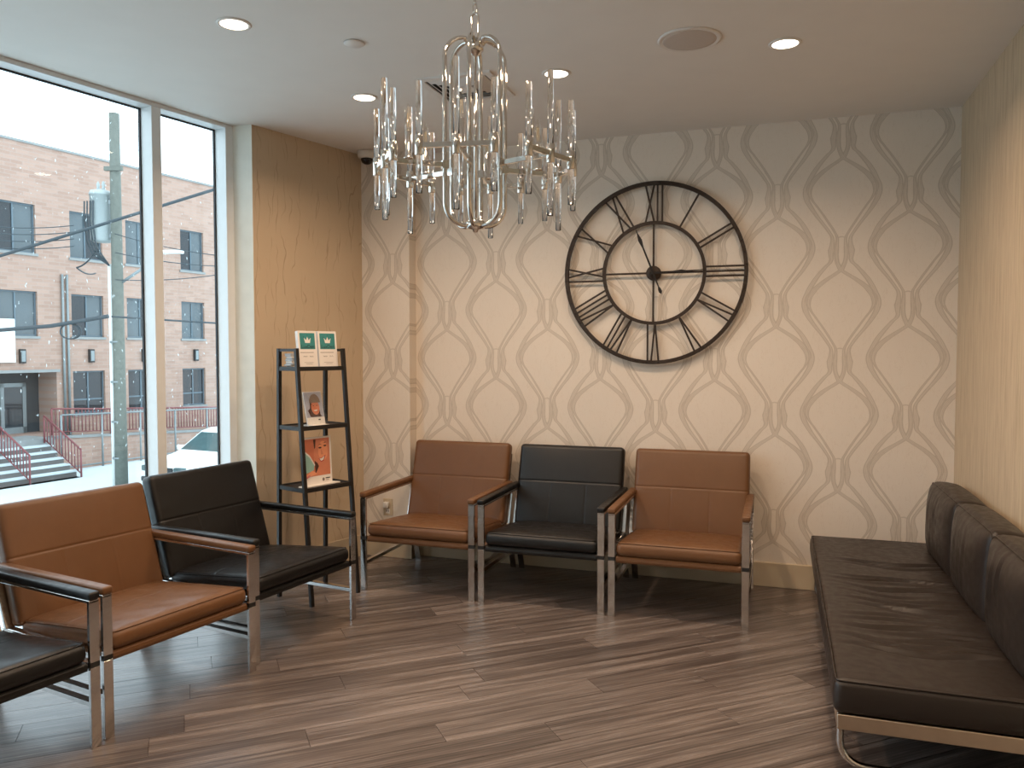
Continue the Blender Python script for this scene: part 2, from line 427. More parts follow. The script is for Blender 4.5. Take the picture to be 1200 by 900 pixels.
OUT = [(WJ+WNOR*.115), (WEND+WNOR*.115)]
SLAB = [(1.2, YREAR-.2), (1.2, 5.34), (-3.15, 5.34), (OUT[0].x, OUT[0].y), (OUT[1].x-.04, YREAR-.2)]
g = G(); g.prism(SLAB, -.12, -.006)
floor = tag(g.build('floor', M['subfloor']), 'floor of diagonal grey-brown wood-look planks', None, None, 'structure')
g = G(); g.prism(SLAB, HC, HC+.15)
tag(g.build('ceiling', M['ceilpaint']), 'smooth off-white painted ceiling', None, None, 'structure')
g = G(); g.box(PXR-.4, XR+.25, YB, YB+.25, -.1, HC)
wb = tag(g.build('wall_back', M['wallpaper']), 'back wall with interlaced ogee ribbon wallpaper', None, None, 'structure')
g = G(); g.box(LE.x-.3, PXR, PY, YB+.2, -.006, HC); g.build('pilaster', M['wallpaper'], wb)
g = G(); g.box(XR, XR+.25, YREAR-.2, YB+.2, -.1, HC)
tag(g.build('wall_right', M['grainwall']), 'right wall in vertical-grain tan wallcovering', None, None, 'structure')
g = G(); g.box(WEND.x-.1, XR+.2, YREAR-.2, YREAR, -.1, HC)
tag(g.build('wall_rear', M['rearpaint']), 'plain beige wall at the far end of the room', None, None, 'structure')
# left stub wall (tan, crinkled) with its pale reveal beside the window
def quad_wall(poly, z0, z1): return G().prism([(p.x, p.y) for p in poly], z0, z1)
lw_n = Vector((-LDIR.y, LDIR.x, 0))
E2 = LE + LDIR*.3
rev = WJ
wl = tag(quad_wall([LC, E2, E2+lw_n*.3, LC+lw_n*.145], -.006, HC).build('wall_left', M['veinwall']), 'short tan crinkled wall between window and corner', None, None, 'structure')
rd = (LC-rev).normalized(); rn = Vector((rd.y, -rd.x, 0))
quad_wall([LC+rn*.004, LC-rn*.05, rev-rn*.05-rd*.02, rev+rn*.004-rd*.02], -.006, HC).build('reveal', M['revealpaint'], wl, label='pale window reveal')
# baseboards
g = G(); g.box(PXR, XR, YB-.014, YB+.01, 0, .15, bev=.003)
g.box(LE.x, PXR+.014, PY-.014, PY+.01, 0, .15, bev=.003); g.box(PXR, PXR+.014, PY-.01, YB, 0, .15, bev=.003)
tag(g.build('baseboard_back', M['basepaint']), 'beige baseboard along the patterned wall', None, None, 'structure')
ln = -lw_n
tag(quad_wall([LC+ln*.014, LE+ln*.014, LE, LC], 0, .15).build('baseboard_left', M['basepaint']), 'beige baseboard along the short tan wall', None, None, 'structure')
g = G(); g.box(XR-.014, XR+.01, YREAR, YB-.014, 0, .15, bev=.003)
tag(g.build('baseboard_right', M['basepaint']), 'beige baseboard behind the sofa', None, None, 'structure')

# floor planks, laid diagonally
def clip(poly, cl):
    out = poly
    for i in range(len(cl)):
        a = cl[i]; b = cl[(i+1) % len(cl)]; inp = out; out = []
        if not inp: return []
        side = lambda p: (b[0]-a[0])*(p[1]-a[1])-(b[1]-a[1])*(p[0]-a[0])
        for j in range(len(inp)):
            p = inp[j]; q = inp[(j+1) % len(inp)]; sp, sq = side(p), side(q)
            if sp >= 0: out.append(p)
            if (sp >= 0) != (sq >= 0):
                t = sp/(sp-sq); out.append((p[0]+(q[0]-p[0])*t, p[1]+(q[1]-p[1])*t))
    return out
room_poly = [(XR-.002, YREAR), (XR-.002, YB-.002), (LE.x+.03, YB-.002), (WJ.x+.002, WJ.y), (WEND.x, YREAR)]
PA = math.radians(41); PW, PL, GAP = .152, 1.22, .0009
ca, sa = math.cos(PA), math.sin(PA)
rnd = random.Random(3)
row0 = -1.58                                                # line up one seam with a seam in the photo
for i in range(-60, 60):
    v0 = i*PW+.03
    off = rnd.random()*PL
    for j in range(-8, 9):
        u0 = j*PL+off
        loc = [(GAP, GAP), (PL-GAP, GAP), (PL-GAP, PW-GAP), (GAP, PW-GAP)]
        wpts = [((u0+a)*ca-(v0+b)*sa, (u0+a)*sa+(v0+b)*ca) for a, b in loc]
        pc = clip(wpts, room_poly)
        if len(pc) < 3: continue
        ar = abs(sum(pc[k][0]*pc[(k+1) % len(pc)][1]-pc[(k+1) % len(pc)][0]*pc[k][1] for k in range(len(pc))))/2
        if ar < 2e-4: continue
        ox, oy = u0*ca-v0*sa, u0*sa+v0*ca
        lp = [((x-ox)*ca+(y-oy)*sa, -(x-ox)*sa+(y-oy)*ca) for x, y in pc]
        G().prism(lp, -.006, 0).build('plank', M['plank'], floor, T(ox, oy, 0) @ RZ(PA))

# ------------------------------------------------------------------ street window
def window():
    root = empty('window_1', WJ, math.atan2(WNOR.y, WNOR.x)-math.pi)   # local x = into the room, local -y? set below
    tag(root, 'tall aluminium-framed street window of several panes', None, None, 'structure')
    # local frame: +y runs along the glazing away from the jamb (towards the viewer), -x goes outdoors
    root.matrix_world = Matrix(((-WNOR.x, -WDIR.x, 0, WJ.x), (-WNOR.y, -WDIR.y, 0, WJ.y), (0, 0, 1, 0), (0, 0, 0, 1)))
    D, F = .115, .058
    muls = [0, .50, 1.95, 3.40, 4.85]
    end = LWIN
    def fr(nm, y0, y1, z0, z1):
        G().box(-D, 0, y0, y1, z0, z1, bev=.002).build(nm, M['frame_al'], root)
    fr('jamb', -.005, F, 0, HC)
    for m in muls[1:]: fr('mullion', m, m+F, .07, HC-.024)
    fr('jamb', end-F, end, 0, HC)
    fr('head_rail', F, end-F, HC-.024, HC)
    fr('sill_rail', F, end-F, 0, .07)
    edges = muls+[end-F]
    for a, b in zip(edges[:-1], edges[1:]):
        y0, y1 = a+F, b
        G().box(-D+.012, -D+.018, y0, y1, .07, HC-.024).build('pane', M['pane'], root)
        g = G(); gx0, gx1 = -D+.008, -D+.022; w = .008
        g.box(gx0, gx1, y0, y0+w, .07, HC-.024); g.box(gx0, gx1, y1-w, y1, .07, HC-.024)
        g.box(gx0, gx1, y0+w, y1-w, HC-.024-w, HC-.024); g.box(gx0, gx1, y0+w, y1-w, .07, .07+w)
        g.build('gasket', M['gasket'], root)
window()

# ------------------------------------------------------------------ lounge chairs
CW = .7395
def back_disp(w, h, t):
    def f(p, n, q):
        a, b, c = q                      # a: across, b: up the back, c: thickness (+1 front)
        o = Vector((0, 0, 0))
        e = max(0, 1-abs(a)**4)*max(0, 1-abs(b)**4)
        if n.z > .5:
            o.z += .010*e
            up = (b+1)/2*h; sx = p.x
            def gr(d, wd=.0035, dp=.0042): return -dp*math.exp(-(d/wd)**2)
            o.z += gr(up-h*.545)
            if up < h*.545: o.z += gr(sx-w/6, .0035, .0022)+gr(sx+w/6, .0035, .0022)
        elif n.z < -.5: o.z -= .006*e
        return o
    return f
def seat_disp(w, d, t, seed):
    r = random.Random(seed); ph = [r.random()*6 for _ in range(8)]
    def f(p, n, q):
        a, b, c = q; o = Vector((0, 0, 0))
        e = max(0, 1-abs(a)**4)*max(0, 1-abs(b)**6)
        if n.z > .5:
            o.z += .016*e
            o.z += .0022*e*math.sin(p.x*38+ph[0]+2*math.sin(p.y*14+ph[1]))*math.sin(p.y*17+ph[2])
            y = p.y+d/2
            o.z -= .0035*math.exp(-((y-d*.50)/.004)**2)
            if y > d*.50: o.z -= .002*(math.exp(-((p.x-w/6)/.004)**2)+math.exp(-((p.x+w/6)/.004)**2))
        elif abs(n.z) < .5: o += Vector((n.x, n.y, 0))*.005*(1-c*c)
        return o
    return f
def make_chair(kind):
    lm = M[kind]; root = empty('lounge_chair')
    ch = M['chrome']; hx = CW/2; bw, bt = .038, .015
    for s in (-1, 1):
        xo, xi = s*hx, s*(hx-bw); x0, x1 = min(xo, xi), max(xo, xi); xm = (x0+x1)/2
        leg = G().box(x0, x1, 0, bt, 0, .309, bev=.0015).build('front_leg', ch, root)
        G().box(x0+.0005, x1-.0005, .0002, bt+.003, .3055, .3305).build('spacer', M['rubber'], leg)
        G().box(x0, x1, 0, bt, .327, .562, bev=.0015).build('arm_post', ch, root)
        G().box(x0+.003, x1-.003, bt, .70, .311, .325, bev=.0015).build('seat_rail', ch, root)
        G().bar((xm, bt, .166), (xm, .715, .166), bw*.75, .02, bev=.0015).build('stretcher', ch, root)
        G().bar((xm, .665, .318), (xm, .775, .0), bw, bt, up=(0,1,0), bev=.0015).build('rear_leg', ch, root)
        G().bar((xm, .640, .322), (xm, .722, .56), bw, bt, up=(0,1,0), bev=.0015).build('back_post', ch, root)
        arm = G().box(x0, x1, 0, .745, .553, .566, bev=.002).build('arm_rail', ch, root)
        G().box(x0-.003, x1+.003, -.006, .700, .566, .596, bev=.009, seg=3).build('arm_pad', lm, arm)
    iw = hx-bw-.004
    # leather sling under the cushion with its front roll
    n = 12; vs = []; prof = [(.008, .310), (.010, .322), (.020, .330), (.05, .330), (.3, .305), (.60, .275), (.60, .268), (.3, .296), (.05, .316), (.032, .302), (.022, .293), (.012, .297)]
    g = G(); k = len(prof)
    g.add([(-iw, y, z) for y, z in prof]+[(iw, y, z) for y, z in prof], [tuple(range(k)), tuple(range(2*k-1, k-1, -1))]+[(i, (i+1) % k, k+(i+1) % k, k+i) for i in range(k)], False)
    g.build('seat_sling', lm, root)
    w, d, t = .652, .600, .078
    A = math.radians(-5.2)
    seat = rounded_cushion(w, d, t, .026, 80, 80, 3, seat_disp(w, d, t, len(kind)))
    so = seat.build('seat_cushion', lm, root, T(0, .006+d/2, .344) @ RX(A))
    # piped seam round the top of the cushion
    pip = []
    for (x, y) in [(-1,-1),(1,-1),(1,1),(-1,1)]:
        for q in range(6):
            a = math.atan2(y, x)+(q-2.5)/2.5*math.pi/4*.98
            pip.append((x*(w/2-.026)+.022*math.cos(a), y*(d/2-.026)+.022*math.sin(a), .0335))
    G().tube(pip, .0020, 6, closed=True).build('piping', lm, so)
    bwid, bh, bt2 = .688, .530, .078
    B = math.radians(90-22.2)
    # local z of the cushion = forward (towards the sitter), local y = up the back
    Mb = T(0, .572, .336) @ RX(math.radians(-16.5)) @ RX(math.radians(90)) @ T(0, bh/2, -bt2/2)
    bc = rounded_cushion(bwid, bh, bt2, .026, 120, 100, 3, back_disp(bwid, bh, bt2))
    bo = bc.build('back_cushion', lm, root, Mb)
    G().box(-.318, .318, .04, bh-.03, -.024, -.010, bev=.005, seg=2).build('back_panel', lm, root, Mb @ T(0, -bh/2, -bt2/2))
    for s in (-1, 1):
        G().box(s*.3275-.008, s*.3275+.008, .20, bh-.06, -.026, -.012, bev=.002).build('back_strut', ch, root, Mb @ T(0, -bh/2, -bt2/2))
    return root
tan0 = make_chair('tan'); blk0 = make_chair('black')
X0, GP, YF = -2.3962, .0214, 4.2328
def place(proto, first, loc, rz, label, group, zs=1.0):
    o = proto if first else copy_tree(proto)
    o.location = loc; o.rotation_euler = (0, 0, rz); o.scale = (1, 1, zs); tag(o, label, 'armchair', group); return o
grpA, grpB = 'lounge chairs along the patterned wall', 'lounge chairs along the window'
place(tan0, True, (X0+CW/2, YF, 0), 0, 'tan leather chrome lounge chair in the corner beside the ladder shelf', grpA)
place(blk0, True, (X0+CW/2+CW+GP, YF, 0), 0, 'black leather chrome lounge chair between two tan chairs against the patterned wall', grpA)
place(tan0, False, (X0+CW/2+2*(CW+GP), YF, 0), 0, 'tan leather chrome lounge chair below the wall clock', grpA)
TH = .1304; WO = Vector((-2.3755, 2.26, 0)); wd_ = Vector((math.sin(TH), math.cos(TH), 0))
def wpos(s): return WO+wd_*s
place(blk0, False, wpos(-CW/2-.018)+Vector((.012, 0, 0)), math.pi/2-TH-.045, 'black leather chrome lounge chair whose arm touches the window-side tan chair, far from shelf', grpB, .966)
place(tan0, False, wpos(.0212+CW/2+.006)+Vector((.025, -.020, 0)), math.pi/2-TH-.045, 'tan leather chrome lounge chair between two black chairs at the window', grpB, .966)
place(blk0, False, wpos(2*.0212+1.5*CW+.008)+Vector((.010, -.012, 0)), math.pi/2-TH-.02, 'black leather chrome lounge chair by the window next to the ladder shelf', grpB, .982)

# ------------------------------------------------------------------ sofa along the right wall
def sofa():
    x0, x1, y0, y1 = .185, .935, 2.785, 4.945
    root = tag(empty('sofa', ((x0+x1)/2, (y0+y1)/2, 0)), 'long dark brown leather sofa on chrome sled legs along the right wall', 'sofa')
    cx, cy = (x0+x1)/2, (y0+y1)/2
    W, L = x1-x0, y1-y0
    # steel band frame
    g = G(); z0, z1 = .200, .250; t = .014
    g.box(-W/2+.01, W/2, -L/2, -L/2+t, z0, z1, bev=.002); g.box(-W/2+.01, W/2, L/2-t, L/2, z0, z1, bev=.002)
    g.box(-W/2+.01, -W/2+.01+t, -L/2+t, L/2-t, z0, z1, bev=.002); g.box(W/2-t, W/2, -L/2+t, L/2-t, z0, z1, bev=.002)
    g.build('frame_band', M['steel_warm'], root)
    G().box(-W/2+.03, W/2-.02, -L/2+.02, L/2-.02, .215, .242).build('base_panel', M['rubber'], root)
    for sy in (-1, 1):
        y = sy*(L/2-.15); r = .085; rt = .0125; zb = rt
        pts = [(-W/2+.03, y, .21)]+[(-W/2+.03, y, .16)]
        pts += arc((-W/2+.03+r, y, zb+r), r, math.pi, math.pi*1.5, 8)
        pts += arc((W/2-.05-r, y, zb+r), r, math.pi*1.5, math.pi*2, 8)+[(W/2-.05, y, .21)]
        leg = G().tube(pts, rt, 12).build('sled_leg', M['chrome'], root)
        for fx in (-W/2+.14, W/2-.16): G().box(fx-.016, fx+.016, y-.01, y+.01, 0, .012, bev=.002).build('foot_pad', M['rubber'], leg)
    rr = random.Random(5)
    folds = [(rr.uniform(-.75, .55), rr.uniform(.16, .32), rr.uniform(-.12, .12), rr.uniform(.006, .014), rr.uniform(.010, .016), rr.uniform(-.14, .10)) for _ in range(24)]
    th = .118
    def sd(p, n, q):
        a, b, c = q; o = Vector((0, 0, 0)); e = max(0, 1-abs(a)**6)*max(0, 1-abs(b)**14)
        if n.z > .5:
            o.z += .012*e-.016*math.exp(-(((p.x+.06)/.24)**2))*e
            for fy, ln, sl, am, wdt, fx in folds:
                k = math.exp(-(((p.x-fx)/ln)**2)*1.6)
                dy = p.y-fy-sl*p.x-.02*math.sin(p.x*14+fy*9)
                o.z += e*am*k*(-math.exp(-(dy/wdt)**2)+.55*math.exp(-((dy-.022)/(wdt*1.3))**2))
        elif abs(n.z) < .5: o += Vector((n.x, n.y, 0))*.007*(1-c*c)
        return o
    seat = rounded_cushion(W-.005, L, th, .022, 40, 190, 4, sd).build('seat_cushion', M['sofa'], root, T(0, 0, .249+th/2))
    def pipe(w, d, z, r, nm, par):
        pip = []
        for (x, y) in [(-1,-1),(1,-1),(1,1),(-1,1)]:
            for q in range(6):
                a = math.atan2(y, x)+(q-2.5)/2.5*math.pi/4*.98
                pip.append((x*(w/2-r)+r*math.cos(a), y*(d/2-r)+r*math.sin(a), z))
        G().tube(pip, .0035, 6, closed=True).build(nm, M['sofa'], par)
    pipe(W-.010, L-.006, th/2-.004, .019, 'piping', seat)
    # three loose back cushions: local x thickness, y along the sofa, z up
    cl = .652
    for i in range(3):
        yc = y1-.115-cl/2-i*(cl+.006)-cy
        t, hh = .150, .385
        r3 = random.Random(20+i); cre = [(r3.uniform(-.12, .14), r3.uniform(-.06, .10), r3.uniform(-.25, .1), r3.uniform(.003, .006)) for _ in range(7)]
        def bd(p, n, q, cre=cre):
            a, b, c = q; o = Vector((0, 0, 0)); e = max(0, 1-abs(b)**4)*max(0, 1-abs(c)**4)
            if n.x < -.5:
                o.x -= .040*e
                for fy, fz, sl, am in cre:
                    dy = p.y-fy-sl*(p.z-fz); k = math.exp(-((p.z-fz)/.09)**2)
                    o.x -= am*k*(math.exp(-((dy-.014)/.011)**2)-math.exp(-(dy/.008)**2))
            elif n.z > .5: o.z += .010*max(0, 1-abs(b)**3)-.012*max(0, a)
            elif abs(n.y) > .5: o.y += .004*math.copysign(1, n.y)*max(0, 1-a*a)*max(0, 1-c*c)
            return o
        co = rounded_cushion(t, cl, hh, .034, 6, 34, 22, bd).build('back_cushion', M['sofa'], root, T(W/2-t/2, yc, .352+hh/2) @ RY(math.radians(1.5)))
        pts = []
        for (y, z) in [(-1,-1),(1,-1),(1,1),(-1,1)]:
            for q in range(6):
                a = math.atan2(z, y)+(q-2.5)/2.5*math.pi/4*.98; r = .036
                pts.append((-t/2+.008, y*(cl/2-r-.006)+r*math.cos(a), z*(hh/2-r-.005)+r*math.sin(a)))
        G().tube(pts, .0032, 6, closed=True).build('piping', M['sofa'], co)
sofa()

# ------------------------------------------------------------------ ladder shelf and what stands on it
SP = {'FL': ((-2.608, 3.898, 1.464), (-2.496, 3.856, 0)), 'FR': ((-2.494, 4.212, 1.464), (-2.381, 4.172, 0)),
      'BL': ((-2.761, 3.954, 1.464), (-2.784, 3.960, 0)), 'BR': ((-2.647, 4.267, 1.464), (-2.669, 4.277, 0))}
def sleg(k, z):
    a, b = Vector(SP[k][0]), Vector(SP[k][1]); return b+(a-b)*(z/1.464)
SW = (Vector(SP['FR'][0])-Vector(SP['FL'][0])).normalized()      # across the shelf
SD = (Vector(SP['BL'][0])-Vector(SP['FL'][0])).normalized()      # towards its back
SRZ = math.atan2(SW.y, SW.x)
def shelf():
    c = sum((Vector(SP[k][1]) for k in SP), Vector())/4
    root = tag(empty('ladder_shelf', c), 'black metal tapered ladder shelf beside the tan wall', 'shelf')
    P = lambda v: Vector(v)-c
    for k in SP:
        G().bar(P(SP[k][1]), P(SP[k][0]), .022, .022, up=tuple(SW.cross(Vector((0,0,1)))), bev=.001).build('leg', M['blackmetal'], root)
    for z in (1.347, 1.006, .654):
        g = G(); q = [sleg(k, z)-c for k in ('FL', 'FR', 'BR', 'BL')]
        for a, b in zip(q, q[1:]+q[:1]): g.bar(a, b, .016, .024)
        fo = g.build('shelf_frame', M['blackmetal'], root)
        poly = [(p.x, p.y) for p in q]; G().prism(poly, z-.004, z+.006).build('shelf_board', M['blackmetal'], root)
    g = G(); z = 1.455; q = {k: sleg(k, z)-c for k in SP}
    for a, b in (('FL', 'BL'), ('BL', 'BR'), ('BR', 'FR')): G().bar(q[a], q[b], .014, .016).build('top_rail', M['blackmetal'], root)
shelf()
def shelf_pt(u, d, z):
    """u: 0..1 across, d: metres behind the front edge at height z"""
    a, b = sleg('FL', z), sleg('FR', z); return a+(b-a)*u+SD*d
def text_mesh(s, size, mat, name):
    cu = bpy.data.curves.new(name, 'FONT'); cu.body = s; cu.size = size; cu.align_x = 'CENTER'; cu.align_y = 'CENTER'; cu.extrude = .0001
    o = bpy.data.objects.new(name, cu); COL.objects.link(o)
    dg = bpy.context.evaluated_depsgraph_get(); me = bpy.data.meshes.new_from_object(o.evaluated_get(dg))
    bpy.data.objects.remove(o); me.materials.clear(); me.materials.append(mat); return me
def flat(g, poly, z, t=.0003): return g.prism(poly, z, z+t)
def ell(cx, cy, rx, ry, n=20, a0=0, a1=2*math.pi):
    return [(cx+rx*math.cos(a0+(a1-a0)*i/n), cy+ry*math.sin(a0+(a1-a0)*i/n)) for i in range(n if abs(a1-a0-2*math.pi) < 1e-6 else n+1)]
def rect(x0, x1, y0, y1): return [(x0, y0), (x1, y0), (x1, y1), (x0, y1)]
def card_matrix(pos, tilt=0.12, yaw=0):
    """card-local x across, y up, z towards the viewer side of the shelf"""
    return Matrix.Translation(pos) @ RZ(SRZ+yaw) @ RX(math.pi/2-tilt)
def brochure_card(u, label, yaw):
    z = 1.354; w, h = .132, .214
    root = tag(empty('brochure_stack'), label, 'brochure', 'brochure stacks on the top shelf')
    root.matrix_world = card_matrix(shelf_pt(u, .045, z), .10, yaw)
    g = G()
    for i in range(6): g.box(-w/2+.0006*(i % 2), w/2+.0006*(i % 2), 0, h-.001*(i % 3), -.004*i-.0034, -.004*i)
    g.build('leaflets', M['paper'], root)
    G().prism(rect(-w/2+.012, w/2-.012, h*.50, h*.94), 0, .0004).build('teal_panel', M['teal'], root)
    cy = h*.74; k = .017
    crown = [(-k, -k*.9), (k, -k*.9), (k*1.45, k*.9), (k*.55, k*.05), (0, k*1.25), (-k*.55, k*.05), (-k*1.45, k*.9)]
    G().prism([(x, cy+y) for x, y in crown], .0004, .0008).build('crown_mark', M['paper'], root)
    g = G()
    for x, y in ((-k*1.6, k*1.15), (k*1.6, k*1.15), (0, k*1.75)): g.prism(ell(x, cy+y, .0022, .0022, 8), .0004, .0008)
    g.build('crown_points', M['ink'], root)
    link('logo_text', text_mesh('LuxDen', .029, M['ink'], 'logo_text'), None, root, T(0, h*.565, .0007))
    g = G(); r = random.Random(4)
    for y, a, b, t in ((.40, -.42, .30, .003), (.13, -.25, .25, .0016), (.09, -.15, .2, .0016)): g.prism(rect(a*w, b*w, y*h, y*h+t), 0, .0004)
    g.build('printed_lines', M['greyink'], root)
    g = G()
    for s in (-1, 1):
        pts = [(s*.022+(i-5)*.0028, h*.30+.004*math.sin(i*1.7+s), .0006) for i in range(11)]
        g.tube(pts, .0007, 4)
    g.build('signature', M['ink'], root)
brochure_card(.35, 'white brochure stack with teal crown logo, on the window side of the top shelf', .02)
brochure_card(.78, 'white brochure stack with teal crown logo, on the room-corner side of the top shelf', -.04)
# pile of leaflets lying behind, seen from its side
def pile():
    p = shelf_pt(.10, .080, 1.355); root = tag(empty('leaflet_pile', p, SRZ), 'small messy pile of folded leaflets on the top shelf beside the brochures', 'leaflets')
    r = random.Random(2)
    for i in range(9):
        G().box(-.018, .030, -.006, .055, i*.009, i*.009+.0075, bev=.0015).build('leaflet', M['greypaper'] if i % 3 else M['paper'], root, T(r.uniform(-.006, .006), r.uniform(-.006, .006), 0) @ RZ(r.uniform(-.12, .12)))
pile()
def photo_stand():
    z = 1.0125; root = tag(empty('photo_stand'), 'clear acrylic stand with photo of smiling person in knit hat', 'photo stand')
    root.matrix_world = card_matrix(shelf_pt(.46, .055, z), .22, .06)
    w, h = .150, .205
    ac = G().box(-w/2, w/2, 0, h, -.010, -.008).build('acrylic_back', M['acrylic'], root)
    G().box(-w/2-.006, w/2+.004, .004, h*.93, .0035, .0050).build('acrylic_front', M['acrylic'], root)
    G().box(-w/2+.008, w/2-.008, .004, h-.002, -.006, -.0005).build('photo_card', M['paper'], root)
    def lay(nm, poly, m, k): poly = [(x*1.4, h*.24+(y-h*.24)*1.0) if nm not in ('sky', 'print_mark') else (x, y) for x, y in poly]; G().prism(poly, k*.0004-.0005, k*.0004-.0001).build(nm, M[m], root)
    lay('sky', rect(-w/2+.010, w/2-.010, h*.24, h-.006), 'skyprint', 1)
    lay('hair', [(-.026, h*.26), (.028, h*.26), (.026, h*.62), (-.020, h*.66), (-.024, h*.5), (-.036, h*.44)], 'hairprint', 2)
    lay('face', ell(.006, h*.52, .022, .043), 'skinprint', 3)
    lay('scarf', [(-.024, h*.25), (.034, h*.25), (.026, h*.34), (.006, h*.31), (-.016, h*.33)], 'hairprint', 4)
    lay('knit_hat', ell(.006, h*.66, .029, .052, 16, 0, math.pi), 'hatprint', 4)
    lay('smile', [(-.006, h*.445), (.016, h*.46), (.013, h*.425), (.004, h*.412), (-.003, h*.425)], 'paper', 4)
    for x in (-.003, .014): lay('eye', ell(x, h*.575, .004, .0018, 10), 'hairprint', 4)
    lay('print_mark', rect(.018, .034, h*.15, h*.18), 'ink', 2)
    g = G(); g.box(-.065, .055, 0, .006, -.045, .045); g.build('stand_foot', M['white'], root, RX(.22-math.pi/2+math.pi/2) @ RX(-math.pi/2) @ T(0,0,0) if False else RX(-(math.pi/2-.22)) @ T(0, 0, 0) @ RX(math.pi/2))
photo_stand()
def poster():
    z = .6605; root = tag(empty('countertop_poster'), 'small white-framed poster of smiling face in orange tones, on the lowest visible tier', 'poster')
    root.matrix_world = card_matrix(shelf_pt(.46, .065, z), .05, .05)
    w, h = .205, .285
    G().box(-w/2, w/2, .006, h, -.010, -.004, bev=.001).build('board', M['paper'], root)
    G().box(-w/2-.004, w/2+.004, .004, h+.002, -.0105, -.0100).build('acrylic_back', M['acrylic'], root)
    G().box(-w/2-.03, w/2+.03, 0, .008, -.03, .03, bev=.001).build('stand_foot', M['white'], root)
    def lay(nm, poly, m, k): G().prism(poly, -.004+k*.0004, -.0036+k*.0004).build(nm, M[m], root)
    x0, x1, y0, y1 = -w/2+.006, w/2-.014, h*.20, h-.010
    lay('print_ground', rect(x0, x1, y0, y1), 'orangeprint', 0)
    lay('cheek', [(x0+.055, y0+.002), (x1-.02, y0), (x1, y0+.02), (x1, y1-.05), (x1-.02, y1-.012), (x0+.085, y1-.010), (x0+.070, y1-.05), (x0+.064, y0+.10), (x0+.076, y0+.05)], 'skinprint2', 1)
    lay('forehead', ell(x1-.050, y1-.075, .036, .058), 'skinlight', 2)
    lay('hair', [(x0+.064, y1-.004), (x0+.082, y1-.004), (x0+.078, y1-.05), (x0+.070, y1-.06)], 'hairprint', 3)
    for (cx, cy, s) in ((x1-.072, y1-.055, 1), (x1-.034, y1-.046, 1)):
        lay('eye', ell(cx, cy, .012, .005, 12), 'hairprint', 3)
        lay('eyebrow', [(cx-.015, cy+.016), (cx, cy+.022), (cx+.015, cy+.019), (cx, cy+.018)], 'hairprint', 3)
    lay('nose', [(x1-.064, y1-.062), (x1-.050, y1-.095), (x1-.066, y1-.097)], 'skinprint2', 3)
    lay('lips', [(x1-.086, y0+.100), (x1-.060, y0+.104), (x1-.032, y0+.118), (x1-.046, y0+.085), (x1-.068, y0+.078)], 'lipprint', 3)
    lay('teeth', [(x1-.080, y0+.098), (x1-.060, y0+.101), (x1-.040, y0+.112), (x1-.050, y0+.090), (x1-.067, y0+.084)], 'paper', 4)
    lay('neck_shade', [(x0+.072, y0+.010), (x0+.100, y0+.055), (x0+.090, y0+.075), (x0+.070, y0+.09)], 'hairprint', 2)
    lay('aqua_field', [(x0, y0+.020), (x0+.060, y0+.035), (x0+.066, y0+.060), (x0+.035, y0+.110), (x0, y0+.140)], 'seaprint', 3)
    lay('pale_streak', [(x0, y0+.140), (x0+.035, y0+.110), (x0+.066, y0+.060), (x0+.072, y0+.066), (x0+.036, y0+.122), (x0, y0+.152)], 'paper', 3)
    lay('hand', [(x0, y0-.012), (x0+.03, y0), (x0+.085, y0+.012), (x0+.05, y0+.035), (x0+.02, y0+.02), (x0, y0+.012)], 'skinlight', 5)
    lay('brush', [(x0, y0-.012), (x0+.034, y0+.002), (x0+.030, y0+.012), (x0, y0)], 'pinkprint', 6)
    link('caption', text_mesh('smile', .016, M['ink'], 'caption'), None, root, T(x0+.018, y0+.092, -.0018)) if False else None
    lay('emblem', ell(.034, h*.11, .009, .010, 12), 'greyink', 1)
    lay('caption_line', rect(.050, .085, h*.12, h*.14), 'ink', 1); lay('caption_line', rect(.052, .075, h*.085, h*.095), 'greyink', 1)
poster()

